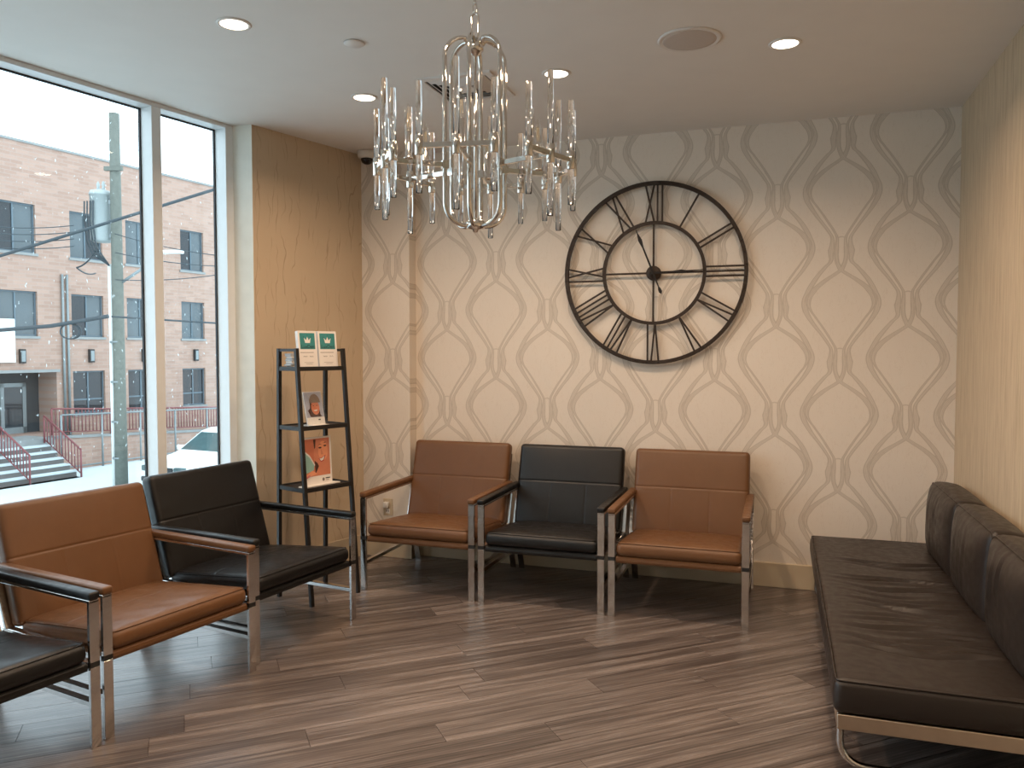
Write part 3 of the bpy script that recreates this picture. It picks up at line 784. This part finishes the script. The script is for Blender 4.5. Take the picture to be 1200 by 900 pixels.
# ------------------------------------------------------------------ wall clock
def clock():
    R = .574; c = Vector((-.761, YB-.035, 1.938))
    root = tag(empty('wall_clock', c), 'large dark iron skeleton clock with roman numerals on patterned wall', 'clock')
    root.rotation_euler = (math.pi/2, 0, 0)              # local x right, y up, z towards the room
    def ring(r0, r1, t, nm):
        n = 96; vs = []; fs = []
        for i in range(n):
            a = 2*math.pi*i/n; ca_, sa_ = math.cos(a), math.sin(a)
            for r, z in ((r0, -t/2), (r1, -t/2), (r1, t/2), (r0, t/2)): vs.append((r*ca_, r*sa_, z))
        for i in range(n):
            j = (i+1) % n
            for k in range(4): fs.append((i*4+k, i*4+(k+1) % 4, j*4+(k+1) % 4, j*4+k))
        return G().add(vs, fs).build(nm, M['bronze'], root)
    o = ring(R-.024, R, .022, 'outer_ring'); ring(R*.567-.021, R*.567, .016, 'inner_ring')
    rv = G().lathe([(.0045, 0), (.004, .003), (0, .0045)], 8).mesh('rivet'); rv.materials.append(M['handblack'])
    for i in range(48):
        a = 2*math.pi*(i+.5)/48; link('rivet', rv, None, o, T((R-.012)*math.cos(a), (R-.012)*math.sin(a), .011))
    r0, r1 = R*.55, R-.016
    def strokes(s):
        """strokes as (bottom x, top x) in units, laid out left to right"""
        out = []; x = 0
        for ch in s:
            if ch == 'I': out.append((x, x)); x += .030
            elif ch == 'V': out += [(x+.020, x-.003), (x+.020, x+.043)]; x += .066
            elif ch == 'X': out += [(x-.004, x+.052), (x+.052, x-.004)]; x += .072
        w = [p for q in out for p in q]; mid = (min(w)+max(w))/2
        return [(a-mid, b-mid) for a, b in out]
    names = ['XII', 'I', 'II', 'III', 'IIII', 'V', 'VI', 'VII', 'VIII', 'IX', 'X', 'XI']
    for h, s in enumerate(names):
        a = math.pi/2-h*math.pi/6; rad = Vector((math.cos(a), math.sin(a), 0)); tan = Vector((math.sin(a), -math.cos(a), 0))
        if s == 'IIII': s = 'IV'
        g = G()
        for q, (b, t) in enumerate(strokes(s)):
            hb = lambda x, r: math.sqrt(max(r*r-x*x, 0))
            g.bar(rad*hb(b, r0)+tan*b+Vector((0,0,.0015*q-.002)), rad*hb(t, r1)+tan*t+Vector((0,0,.0015*q-.002)), .0115, .006)
        g.build('numeral', M['bronze'], root)
    for a in range(4):
        d = Vector((math.cos(a*math.pi/2), math.sin(a*math.pi/2), 0))
        G().bar(d*.03, d*(R*.55), .012, .006).build('spoke', M['bronze'], root)
    G().lathe([(.046, -.030), (.046, .004), (.040, .008), (.012, .010), (.011, .016), (0, .018)], 28).build('hub', M['bronze'], root)
    def hand(ang, L, tail, z, bulge):
        d = Vector((math.cos(ang), math.sin(ang), 0)); n = Vector((-d.y, d.x, 0))
        pr = [(-tail, .001), (-tail+.016, .011), (-tail+.034, .009), (-tail+.05, .004), (0, .006), (L*bulge-.05, .005), (L*bulge-.01, .011), (L*bulge, .012), (L*bulge+.05, .003), (L, .002)] if tail > 0 else \
             [(-.02, .006), (0, .007), (L*bulge-.05, .005), (L*bulge, .010), (L*bulge+.03, .004), (L, .002)]
        poly = [(d*s+n*w) for s, w in pr]+[(d*s-n*w) for s, w in pr[::-1]]
        return G().prism([(p.x, p.y) for p in poly], z, z+.004)
    hand(math.atan2(175, -70), R*.51, R*.25, .018, .76).build('minute_hand', M['handblack'], root)
    hand(math.radians(2), R*.55, 0, .012, .55).build('hour_hand', M['handblack'], root)
clock()

# ------------------------------------------------------------------ chandelier
def chandelier():
    c = Vector((-1.062, 2.736, 0)); zp = 2.118
    root = tag(empty('chandelier', (c.x, c.y, HC)), 'polished nickel chandelier with clear crystal rods hanging over the room', 'chandelier')
    L = lambda z: z-HC
    nk = M['nickel']
    G().lathe([(.0, L(HC)), (.062, L(HC)), (.062, L(HC)-.012), (.05, L(HC)-.022), (.012, L(HC)-.028), (0, L(HC)-.028)], 32).build('ceiling_canopy', nk, root)
    # chain links, alternating
    z = HC-.026; k = 0
    while z > 2.680:
        g = G(); pts = []
        for i in range(16):
            a = 2*math.pi*i/16; x = .0075*math.cos(a); zz = .015*math.sin(a)+(.004 if math.sin(a) > 0 else -.004)
            pts.append((x if k % 2 else 0, 0 if k % 2 else x, L(z-.016)+zz))
        g.tube(pts, .0021, 6, closed=True).build('chain_link', nk, root); z -= .028; k += 1
    # long hanging loop
    pts = []
    for i in range(24):
        a = 2*math.pi*i/24; pts.append((.013*math.cos(a), .0, L(2.625)+.013*math.sin(a)+(.032 if math.sin(a) > 0 else -.032)))
    G().tube(pts, .0036, 8, closed=True).build('hanging_loop', nk, root)
    G().lathe([(0, L(2.582)), (.012, L(2.582)), (.014, L(2.566)), (.030, L(2.562)), (.032, L(2.538)), (.022, L(2.530)), (.010, L(2.518)), (0, L(2.513))], 24).build('top_hub', nk, root)
    G().lathe([(0, L(1.882)), (.008, L(1.883)), (.012, L(1.893)), (.034, L(1.897)), (.036, L(1.921)), (.024, L(1.929)), (0, L(1.932))], 24).build('bottom_hub', nk, root)
    G().tube([(0, 0, L(2.533)), (0, 0, L(1.92))], .0055, 10).build('centre_rod', nk, root)
    yaw = math.atan2(-c.y, -c.x)                         # towards the viewer side of the room
    R0 = .116; rt = .0082
    rod_mesh = {}
    def rod(z0, z1, r=.0104):
        key = (round(z1-z0, 4), r)
        if key not in rod_mesh:
            b = .0015; me = G().lathe([(r-b, 0), (r, b), (r, z1-z0-b), (r-b, z1-z0)], 14).mesh('crystal_rod'); me.materials.append(M['crystal']); rod_mesh[key] = me
        return rod_mesh[key]
    for i in range(6):
        a = yaw+math.radians(-10.5+60*i)+0.0
        d = Vector((math.cos(a), math.sin(a), 0)); t = Vector((-d.y, d.x, 0))
        rb = .078
        pts = [d*.020+Vector((0,0,L(2.550)))]
        pts += [d*(R0-rb+rb*math.sin(q))+Vector((0,0,L(2.578)-rb+rb*math.cos(q)-.0)) for q in [j*math.pi/2/8 for j in range(9)]]
        pts += [d*(R0-rb+rb*math.cos(q))+Vector((0,0,L(1.906)+rb-rb*math.sin(q))) for q in [j*math.pi/2/8 for j in range(9)]]
        pts += [d*.025+Vector((0,0,L(1.906)))]
        G().tube(pts, rt, 10).build('cage_tube', nk, root)
        R1 = .335
        arm = G().bar(d*(R0)+Vector((0,0,L(zp))), d*R1+Vector((0,0,L(zp))), .012, .018, bev=.001)
        arm.box(-.011, .011, -.011, .011, -.014, .014, Matrix.Translation(d*R0+Vector((0,0,L(zp)))) @ RZ(a))
        ao = arm.build('arm', nk, root)
        hb = .124
        G().bar(d*R1-t*hb+Vector((0,0,L(zp))), d*R1+t*hb+Vector((0,0,L(zp))), .012, .017, bev=.001).build('cross_bar', nk, ao)
        for s, up, dn in ((-1, .178, .125), (0, .250, .180), (1, .178, .125)):
            p = d*R1+t*(s*hb)
            hd = G().lathe([(.0138, L(zp)-.032), (.0145, L(zp)-.030), (.0145, L(zp)+.030), (.0138, L(zp)+.032)], 14, Matrix.Translation(p)).build('rod_holder', nk, root)
            for z0, z1 in ((.010, up+.03), (-dn-.03, -.006)):
                link('crystal_rod', rod(z0, z1), None, hd, Matrix.Translation(p+Vector((0, 0, L(zp)+z0))))
        # candle lamp on the arm
        p = d*.250
        Mp = Matrix.Translation(p+Vector((0,0,L(zp))))
        ca_ = G().lathe([(0, .006), (.016, .008), (.018, .014), (.0115, .018), (.0115, .105), (.010, .108), (0, .108)], 16, Mp).build('candle_sleeve', nk, root)
        G().lathe([(.009, .108), (.0125, .114), (.0135, .130), (.0130, .172), (.006, .188), (.003, .200), (0, .203)], 14, Mp).build('bulb', M['bulbglass'], ca_)
        g = G()
        for q in (0, 2):
            x, y = .004*math.cos(q*math.pi/2), .004*math.sin(q*math.pi/2)
            g.tube([p+Vector((x, y, L(zp)+.122)), p+Vector((x*.6, y*.6, L(zp)+.170))], .0008, 5)
        g.build('filament', M['filament'], ca_)
chandelier()

# ------------------------------------------------------------------ ceiling fittings
def downlight(x, y, label, lamp=True):
    root = tag(empty('downlight', (x, y, HC)), label, 'downlight', 'recessed ceiling downlights')
    G().lathe([(.056, -.001), (.058, -.006), (.070, -.004), (.072, 0), (.056, 0)], 32).build('trim_ring', M['offwhite_metal'], root)
    G().lathe([(0, -.0025), (.057, -.0025), (.057, -.0005), (0, -.0005)], 32).build('lens', M['lens'], root)
    ld = bpy.data.lights.new('downlight_lamp', 'AREA'); ld.shape = 'DISK'; ld.size = .10; ld.energy = LAMP_W; ld.color = LAMP_COL; ld.spread = math.radians(150)
    lo = bpy.data.objects.new('downlight_lamp', ld); COL.objects.link(lo); lo.parent = root; lo.location = (0, 0, -.009)
downlight(-2.142, 3.868, 'lit recessed downlight in the ceiling in front of the tan wall and shelf')
downlight(-1.062, 3.844, 'lit recessed downlight beside the square air vent')
downlight(.005, 3.800, 'lit recessed downlight between the round speaker and the right wall')
downlight(-2.182, 2.837, 'lit recessed downlight close to the window, beyond the round cover plate')
downlight(-1.06, 2.30, 'lit recessed downlight on the rear-wall side of the chandelier')
downlight(.0, 2.60, 'lit recessed downlight above the near end of the sofa')
downlight(-2.2, .9, 'lit recessed downlight at the rear end of the room near the window')
downlight(-1.06, .9, 'lit recessed downlight at the rear end of the room in the middle')
downlight(.0, .9, 'lit recessed downlight at the rear end of the room near the right wall')
def speaker():
    root = tag(empty('ceiling_speaker', (-.394, 3.616, HC)), 'round flush ceiling speaker with grey mesh grille', 'speaker')
    G().lathe([(.125, 0), (.138, 0), (.138, -.004), (.130, -.008), (.125, -.006)], 48).build('rim', M['offwhite_metal'], root)
    G().lathe([(0, -.008), (.10, -.0075), (.127, -.005), (.127, 0), (0, 0)], 48).build('grille', M['speakercloth'], root)
speaker()
root = tag(empty('cover_plate', (-1.808, 3.178, HC)), 'small round white cover plate on the ceiling near the window', 'cover plate')
G().lathe([(0, -.010), (.040, -.010), (.046, -.006), (.046, -.003), (.040, -.003), (.040, 0), (0, 0)], 32).build('disc', M['offwhite_metal'], root)
def vent():
    cx, cy, s = -1.558, 3.893, .400
    root = tag(empty('air_vent', (cx, cy, HC)), 'square four-way louvred ceiling air vent behind the chandelier', 'vent')
    h = s/2
    def sq(g, a, b, z0, z1):
        g.box(-a, a, -a, -b, z0, z1); g.box(-a, a, b, a, z0, z1); g.box(-a, -b, -b, b, z0, z1); g.box(b, a, -b, b, z0, z1)
    g = G(); sq(g, h, h-.034, -.010, 0); g.build('frame', M['offwhite_metal'], root)
    G().box(-h+.03, h-.03, -h+.03, h-.03, -.003, -.001).build('duct', M['darkslot'], root)
    for k in range(4):
        a = h-.046-k*.027
        for q in range(4):
            Mq = RZ(q*math.pi/2)
            # inclined blade, mitred
            b = a-.016
            vs = [(-a, -a, -.004), (a, -a, -.004), (b, -b, -.014), (-b, -b, -.014), (-a, -a, -.0025), (a, -a, -.0025), (b, -b, -.0125), (-b, -b, -.0125)]
            G().add(vs, [(0,1,2,3), (7,6,5,4), (0,4,5,1), (1,5,6,2), (2,6,7,3), (3,7,4,0)], False, Mq).build('louvre', M['offwhite_metal'], root)
    G().box(-.045, .045, -.045, .045, -.014, -.006, bev=.002).build('centre_plate', M['offwhite_metal'], root)
vent()
def dome_camera():
    root = tag(empty('dome_camera', (-2.700, 4.905, HC)), 'white dome security camera with black lens at ceiling corner', 'security camera')
    G().lathe([(0, 0), (.062, 0), (.064, -.030), (.060, -.045), (.046, -.052), (0, -.052)], 32).build('housing', M['white'], root)
    G().lathe([(.042, -.050), (.041, -.062), (.033, -.078), (.018, -.088), (0, -.091)], 28).build('dome', M['blackglass'], root)
dome_camera()
def outlet():
    root = tag(empty('wall_outlet', (-2.598, PY, .352)), 'beige wall outlet with small plug-in light beside the corner chair', 'outlet')
    m = M['basepaint']; G().box(-.036, .036, -.006, 0, -.060, .060, bev=.002).build('plate', m, root)
    sk = G().box(-.016, .016, -.008, -.006, -.044, -.012).build('socket', M['offwhite_metal'], root)
    for s in (-1, 1): G().box(s*.007-.0015, s*.007+.0015, -.0087, -.008, -.032, -.02).build('slot', M['ink'], sk)
    G().box(-.022, .014, -.040, -.006, .000, .040, bev=.005, seg=2).build('plug_light', M['white'], root)
outlet()

# ------------------------------------------------------------------ the street outside
ST = -2.7
FA = .136; FU = Vector((math.sin(FA), math.cos(FA), 0)); FN = Vector((math.cos(FA), -math.sin(FA), 0)); FO = Vector((-25.253, 20.064, 0))
MF = Matrix(((FU.x, -FN.x, 0, FO.x), (FU.y, -FN.y, 0, FO.y), (0, 0, 1, 0), (0, 0, 0, 1)))    # local x along facade, -y towards us
g = G(); g.box(-90, -3.9, -40, 90, ST-.2, ST)
tag(g.build('ground_snow', M['snow']), 'snow-covered street and pavement', None, None, 'structure')
def facade():
    root = tag(empty('apartment_building'), 'tan brick apartment building across the snowy street', 'building'); root.matrix_world = MF
    S0, S1, Z0, Z1 = -9.0, 9.75, ST, 8.72
    ops = []
    cols = [(-8.1, -6.7), (-5.6, -4.2), (-2.7, -1.4), (-.05, 1.45), (2.74, 4.05), (5.08, 6.38), (7.73, 8.96)]
    rows = [(4.90, 6.62), (1.98, 3.56), (-.90, .70)]
    for zi, (a, b) in enumerate(rows):
        for ci, (c, d) in enumerate(cols):
            if zi == 2 and ci in (2, 3): continue
            ops.append((c, d, a, b, ci, zi))
    ent = (-2.6, 2.10, -1.52, .69)
    allops = [o[:4] for o in ops]+[ent]
    xs = sorted({S0, S1} | {o[0] for o in allops} | {o[1] for o in allops}); zs = sorted({Z0, Z1} | {o[2] for o in allops} | {o[3] for o in allops})
    g = G()
    for i in range(len(xs)-1):
        for k in range(len(zs)-1):
            xm, zm = (xs[i]+xs[i+1])/2, (zs[k]+zs[k+1])/2
            if any(o[0] < xm < o[1] and o[2] < zm < o[3] for o in allops): continue
            g.add([(xs[i], 0, zs[k]), (xs[i+1], 0, zs[k]), (xs[i+1], 0, zs[k+1]), (xs[i], 0, zs[k+1])], [(0,1,2,3)])
    for o in allops:
        dp = 1.1 if o == ent else .16
        a, b, c, d = o
        g.add([(a,0,c),(b,0,c),(b,0,d),(a,0,d),(a,dp,c),(b,dp,c),(b,dp,d),(a,dp,d)], [(0,1,5,4),(1,2,6,5),(2,3,7,6),(3,0,4,7)])
    g.box(S1-.02, S1, .0, 9, Z0, Z1); g.box(S0, S1, .25, .35, Z1-.4, Z1); g.add([(S0,0,Z1),(S1,0,Z1),(S1,9,Z1),(S0,9,Z1)], [(0,1,2,3)])
    g.build('brick_wall', M['brick'], root)
    G().box(S0, S1+.05, -.05, .3, Z1, Z1+.08).build('coping', M['concrete'], root)
    G().box(7.02, 7.18, -.05, .0, ST, Z1).build('corner_pier', M['brick'], root) if False else None
    for (a, b, c, d, ci, zi) in ops:
        g = G(); f = .055; y0, y1 = .09, .16
        g.box(a, a+f, y0, y1, c, d); g.box(b-f, b, y0, y1, c, d); g.box(a+f, b-f, y0, y1, c, c+f); g.box(a+f, b-f, y0, y1, d-f, d)
        m = (a+b)/2; g.box(m-f/2, m+f/2, y0, y1, c+f, d-f)
        if zi == 2: g.box(a+f, b-f, y0+.01, y1, c+(d-c)*.33-.03, c+(d-c)*.33+.03)
        w = g.build('window', M['bframe'], root)
        for j, (p, q) in enumerate(((a+f, m-f/2), (m+f/2, b-f))):
            bl = zi < 2 and ((ci*2+j+zi) % 3 != 0)
            G().box(p, q, y1-.035, y1-.01, c+f, d-f).build('window_pane', M['bblind'] if bl else M['bglass'], w)
        G().box(a-.06, b+.06, -.05, .1, c-.09, c).build('window_sill', M['concrete'], root)
    # entrance
    a, b, c, d = ent
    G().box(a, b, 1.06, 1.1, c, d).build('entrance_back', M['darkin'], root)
    for x0 in (-1.30, -.32, .66):
        g = G(); x1 = x0+.92; g.box(x0, x0+.13, .98, 1.05, c, .30); g.box(x1-.13, x1, .98, 1.05, c, .30); g.box(x0, x1, .98, 1.05, c, c+.22); g.box(x0, x1, .98, 1.05, .16, .30)
        dr = g.build('entrance_door', M['galv'], root); G().box(x0+.13, x1-.13, 1.0, 1.03, c+.22, .16).build('door_glass', M['bglass'], dr)
    G().box(a-.1, b+.05, -.16, .02, d, d+.10).build('entrance_canopy', M['concrete'], root)
    for s in (.83, 3.46, 5.80, 8.41):
        lf = G().box(s-.10, s+.10, -.13, 0, 1.02, 1.52, bev=.01).build('wall_lamp', M['cardark'], root)
        G().box(s-.07, s+.07, -.14, -.13, 1.08, 1.46).build('lamp_lens', M['galv'], lf)
    for s in (2.36, 2.54): G().tube([(s, -.07, -1.7), (s, -.07, 4.25)], .045, 10).build('conduit', M['galv'], root)
    sg = G().box(-1.2, .56, -.12, -.02, 1.06, 2.56).build('sign_panel', M['signwhite'], root)
    # landing, ramp wall and steps
    G().box(-2.9, .95, -1.55, 0, ST, -1.52).build('landing', M['concrete'], root)
    g = G(); pr = [(.95, -1.56), (9.6, -2.02), (9.6, ST), (.95, ST)]
    g.add([(x, -1.55, z) for x, z in pr]+[(x, -1.25, z) for x, z in pr], [(0,1,2,3), (7,6,5,4), (0,4,5,1), (1,5,6,2), (2,6,7,3), (3,7,4,0)])
    rw = g.build('ramp_wall', M['brick'], root)
    G().bar((.93, -1.40, -1.52), (9.6, -1.40, -1.98), .40, .08).build('ramp_cap', M['concrete'], root)
    for i in range(6):
        z1 = -1.52-.195*(i+1); 
        st = G().box(-2.6, .60, -1.55-.32*(i+1), -1.55-.32*i, ST, z1-.05).build('step', M['riser'], root)
        if i < 5: G().box(-2.6, .62, -1.57-.32*(i+1), -1.55-.32*i, z1-.05, z1).build('tread', M['snow'], st)
    return root
fb = facade()
def rail(name, a, b, hh, n, mat, label, cat, M_, pick=.018, group=None):
    root = tag(empty(name), label, cat, group); root.matrix_world = M_
    a = Vector(a); b = Vector(b); up = Vector((0,0,hh))
    G().tube([a+up, b+up], .03, 8).build('top_rail', mat, root)
    G().tube([a+Vector((0,0,.12)), b+Vector((0,0,.12))], .02, 6).build('bottom_rail', mat, root)
    for p in (a, b): G().tube([p, p+up], .03, 8).build('post', mat, root)
    for i in range(1, n):
        p = a+(b-a)*(i/n); G().tube([p+Vector((0,0,.12)), p+up], pick, 5).build('picket', mat, root)
    return root
rail('hand_railing', (.56, -1.58, -1.66), (.56, -3.45, ST+.0), .92, 12, M['redrail'], 'faded red sloping handrail beside the entrance steps, next to the ramp wall', 'railing', MF)
rail('hand_railing', (-1.15, -1.58, -1.66), (-1.15, -3.45, ST+.0), .92, 12, M['redrail'], 'faded red sloping handrail on the far side of the entrance steps', 'railing', MF)
rail('landing_railing', (.95, -1.40, -1.46), (3.2, -1.40, -1.60), .92, 16, M['redrail'], 'faded red picket railing on top of the landing wall by the entrance', 'railing', MF)
rail('landing_railing', (3.3, -1.40, -1.60), (9.5, -1.40, -1.93), .92, 44, M['redrail'], 'long faded red picket railing along the ramp beneath the ground-floor windows', 'railing', MF)
def fence():
    root = tag(empty('pipe_fence'), 'grey galvanised pipe fence on the pavement in front of the ramp', 'fence'); root.matrix_world = MF
    for s in (1.05, 2.6, 4.2, 5.8, 7.4, 9.0): G().tube([(s, -1.75, ST), (s, -1.75, -.72-.03*s)], .035, 8).build('post', M['galv'], root)
    G().tube([(1.05, -1.75, -.75), (9.0, -1.75, -.99)], .03, 8).build('top_rail', M['galv'], root)
    G().tube([(1.05, -1.75, ST+.12), (9.0, -1.75, ST+.12)], .025, 8).build('bottom_rail', M['galv'], root)
fence()
# utility pole
PB = Vector((-18.84, 18.91, ST))
view_r = Vector((.948, .319, 0))
def pole():
    root = tag(empty('utility_pole', PB), 'weathered wooden utility pole carrying a pale transformer across the street', 'utility pole')
    G().lathe([(.18, 0), (.165, 4), (.15, 9), (.145, 11.2)], 16).build('pole', M['polewood'], root)
    p = Vector((-.52, -.06, 0)); Mp = Matrix.Translation(p)
    tr = G().lathe([(0, 7.42), (.26, 7.42), (.30, 7.48), (.30, 8.80), (.315, 8.80), (.315, 8.86), (.27, 8.94), (.10, 8.98), (0, 8.98)], 24, Mp).build('transformer', M['trafo'], root)
    for k in (-.08, .12): G().lathe([(.04, 8.95), (.055, 9.0), (.035, 9.06), (.055, 9.12), (.03, 9.2), (0, 9.24)], 10, Matrix.Translation(p+Vector((k, 0, 0)))).build('bushing', M['trafo'], tr)
    for i in range(4):
        q = p+Vector((-.28+.11*i, -.33, 0))
        G().tube([q+Vector((0,0,8.6)), q+Vector((0,-.02,8.0)), q+Vector((.05,0,7.4)), q+Vector((.2,.05,7.05)), (-.16, -.14, 6.7)], .022, 6).build('drop_lead', M['cable'], root)
    G().bar((-.22, -.03, 8.6), (-.10, 0, 8.6), .1, .12).build('bracket', M['galv'], root)
    G().bar((-.22, -.03, 7.6), (-.10, 0, 7.6), .1, .12).build('bracket', M['galv'], root)
    G().tube([(-.22, -.06, 0), (-.22, -.06, 6.75)], .062, 10).build('riser_pipe', M['signwhite'], root)
    for z in (.9, 2.0, 3.2, 4.4): G().lathe([(.19, z), (.19, z+.05)], 14, T(-.06, -.02, 0)).build('band', M['galv'], root)
    G().tube([(.12, .03, 6.2), (.6, .22, 6.55), (1.05, .68, 7.1)], .045, 8).build('lamp_arm', M['galv'], root)
    G().box(-.32, .32, -.10, .10, -.05, .05, Matrix.Translation((1.35, .78, 7.15)) @ RZ(.32), bev=.02).build('lamp_head', M['signwhite'], root)
    G().bar((-.2, -.2, 9.55), (.32, -.05, 9.55), .10, .12).build('crossarm', M['polewood'], root)
    return root
pole()
def cable(label, pts, r, sag=0.0, group='overhead street cables'):
    pts = [Vector(p) for p in pts]; out = []
    for a, b in zip(pts[:-1], pts[1:]):
        for i in range(12):
            t = i/12; q = a+(b-a)*t; q.z -= sag*4*t*(1-t); out.append(q)
    out.append(pts[-1]); o = G().tube(out, r, 6).build('overhead_cable', M['cable']); tag(o, label, 'cable', group)
cable('thick dark cable rising steeply past the transformer to the facade top', [(-25.1, 15.98, 3.05), (-21.5, 17.26, 4.21), (-17.87, 18.54, 5.40), (-15.61, 19.33, 6.14), (-12, 20.59, 7.32)], .045)
cable('heavy bundled cable at second-floor level with a hanging coil', [(-25, 15.97, 1.85), (-21.47, 17.18, 2.06), (-20.07, 17.66, 2.18), (-18.5, 18.2, 2.46)], .062)
cable('thin cable at second-floor level continuing the heavy bundle beyond the pole', [(-18.40, 18.23, 2.45), (-16.94, 18.71, 2.35), (-15.42, 19.22, 2.25), (-12, 20.4, 2.1)], .03)
for z, wl_ in zip((5.05, 4.86, 4.66, 4.45), ('topmost of the four', 'second from the top of the four', 'third from the top of the four', 'lowest of the four')):
    cable('thin service wire leading to the transformer, '+wl_, [(-25.0, 16.1, z-.25), (-21.5, 17.29, z), (-19.5, 18.0, z+.05)], .014, .05, 'thin wires to the transformer')
for wl_, z0, z1 in (('topmost', 4.9, 4.2), ('middle', 4.35, 3.95), ('lowest', 3.55, 3.85)):
    cable(wl_+' of three thin slack wires running from the pole past the upper windows', [(-18.6, 18.6, z0), (-15.0, 19.9, z1), (-11, 21.4, z1-.3)], .014, .12, 'thin wires beyond the pole')
cable('service drop wire from the conduit head up to the transformer', [(-23.0, 22.1, 4.2), (-20.4, 18.9, 4.0), (-19.3, 18.6, 4.45)], .024, .1)
g = G(); 
for kk in range(3):
    g.tube([(-19.6+.26*math.cos(a)*(1+.1*kk), 17.85+.08*math.cos(a)+.03*kk, 2.02+.22*math.sin(a)) for a in [i*2*math.pi/20 for i in range(20)]], .016, 5, closed=True)
tag(g.build('cable_coil', M['cable']), 'slack coil of cable tied to the heavy bundled cable', 'cable coil')
# parked car
def car():
    root = tag(empty('parked_van'), 'white minivan parked on the snowy street', 'car')
    o = Vector((-16.75, 18.75, ST))-FU*.40; root.matrix_world = Matrix.Translation(o) @ RZ(math.pi/2-FA)   # local x along the street, away from us; nose at x=0
    Wd = .93
    prof = [(0, .32), (-.02, .62), (.06, .80), (.35, .92), (1.10, 1.04), (1.30, 1.10), (2.15, 1.66), (2.5, 1.74), (4.3, 1.74), (4.75, 1.62), (4.95, 1.05), (5.0, .5), (4.95, .30)]
    secs = [(-1.0, .93), (-.97, .985), (-.72, 1.0), (0, 1.0), (.72, 1.0), (.97, .985), (1.0, .93)]
    n = len(prof); vs = []; fs = []
    for s, k in secs:
        for x, z in prof:
            tum = 1-.17*max(0, (z-1.0)/.75)
            vs.append((2.5+(x-2.5)*(k if abs(s) > .9 else 1), s*Wd*tum, .32+(z-.32)*k))
    for i in range(len(secs)-1):
        for j in range(n-1): fs.append((i*n+j, i*n+j+1, (i+1)*n+j+1, (i+1)*n+j))
        fs.append((i*n+n-1, i*n, (i+1)*n, (i+1)*n+n-1))
    fs += [tuple(range(n)), tuple((len(secs)-1)*n+j for j in range(n))[::-1]]
    G().add(vs, fs, False).build('body', M['carwhite'], root)
    nn = Vector((-.56, 0, .85)).normalized()*.012
    G().add([(1.36+nn.x, -.80, 1.13+nn.z), (1.36+nn.x, .80, 1.13+nn.z), (2.08+nn.x, .70, 1.60+nn.z), (2.08+nn.x, -.70, 1.60+nn.z), (1.40, -.80, 1.11), (1.40, .80, 1.11), (2.10, .70, 1.58), (2.10, -.70, 1.58)],
            [(0,1,2,3), (7,6,5,4), (0,4,5,1), (1,5,6,2), (2,6,7,3), (3,7,4,0)]).build('windscreen', M['carglass'], root)
    for s in (-1, 1):
        for a in ([(1.62, 1.10), (2.30, 1.10), (2.30, 1.56), (2.22, 1.56)], [(2.42, 1.10), (3.35, 1.10), (3.35, 1.58), (2.42, 1.58)], [(3.47, 1.10), (4.5, 1.10), (4.35, 1.58), (3.47, 1.58)]):
            y = lambda z: s*(Wd*(1-.17*max(0, (z-1.0)/.75))*1.0+.004)
            vs = [(x, y(z), z) for x, z in a]+[(x, y(z)-s*.03, z) for x, z in a]
            G().add(vs, [(0,1,2,3), (7,6,5,4), (0,4,5,1), (1,5,6,2), (2,6,7,3), (3,7,4,0)]).build('side_window', M['carglass'], root)
        G().box(1.45, 1.62, s*1.0-.09, s*1.0+.09, 1.08, 1.24, bev=.03, seg=2).build('wing_mirror', M['carwhite'], root)
        for x in (.95, 4.1):
            w = G().lathe([(0, -.10), (.22, -.10), (.31, -.10), (.34, -.06), (.34, .10), (0, .10)], 24, T(x, s*.86, .34) @ RX(math.pi/2)).build('wheel', M['cardark'], root)
            G().lathe([(0, -.012), (.19, -.008), (.20, .006), (0, .006)], 18, T(x, s*.965, .34) @ RX(s*math.pi/2)).build('hub_cap', M['galv'], w)
            G().lathe([(.34, -.02), (.40, -.02), (.40, .02), (.34, .02)], 24, T(x, s*.93, .36) @ RX(math.pi/2)).build('wheel_arch', M['cardark'], root)
        G().box(-.02, .16, s*.66-.20, s*.66+.20, .66, .82, bev=.03, seg=2).build('headlight', M['carglass'], root)
    G().box(-.035, .02, -.42, .42, .64, .80, bev=.01).build('grille', M['cardark'], root)
    G().box(-.05, .05, -.85, .85, .36, .50, bev=.02).build('bumper', M['cardark'], root)
car()
# snowfall in the street
def snowfall():
    r = random.Random(11); g = G(); eye = Vector((0, 0, H_EYE))
    for i in range(900):
        a = r.uniform(-1.02, -.62); dist = r.uniform(13, 24); el = r.uniform(-.12, .36)
        p = eye+Vector((math.sin(a)*dist, math.cos(a)*dist, dist*el)); s = r.uniform(.005, .010)
        tl = Vector((r.uniform(-.4, .4), r.uniform(-.4, .4), 1)).normalized()*s*r.uniform(1.5, 4.5)
        x = Vector((s, 0, 0)); y = Vector((0, s, 0))
        g.add([p+x, p+y, p-x, p-y, p+tl, p-tl], [(0,1,4),(1,2,4),(2,3,4),(3,0,4),(1,0,5),(2,1,5),(3,2,5),(0,3,5)])
    tag(g.build('falling_snow', M['snow']), 'snowflakes falling in front of the brick building', 'snow', None, 'stuff')
snowfall()
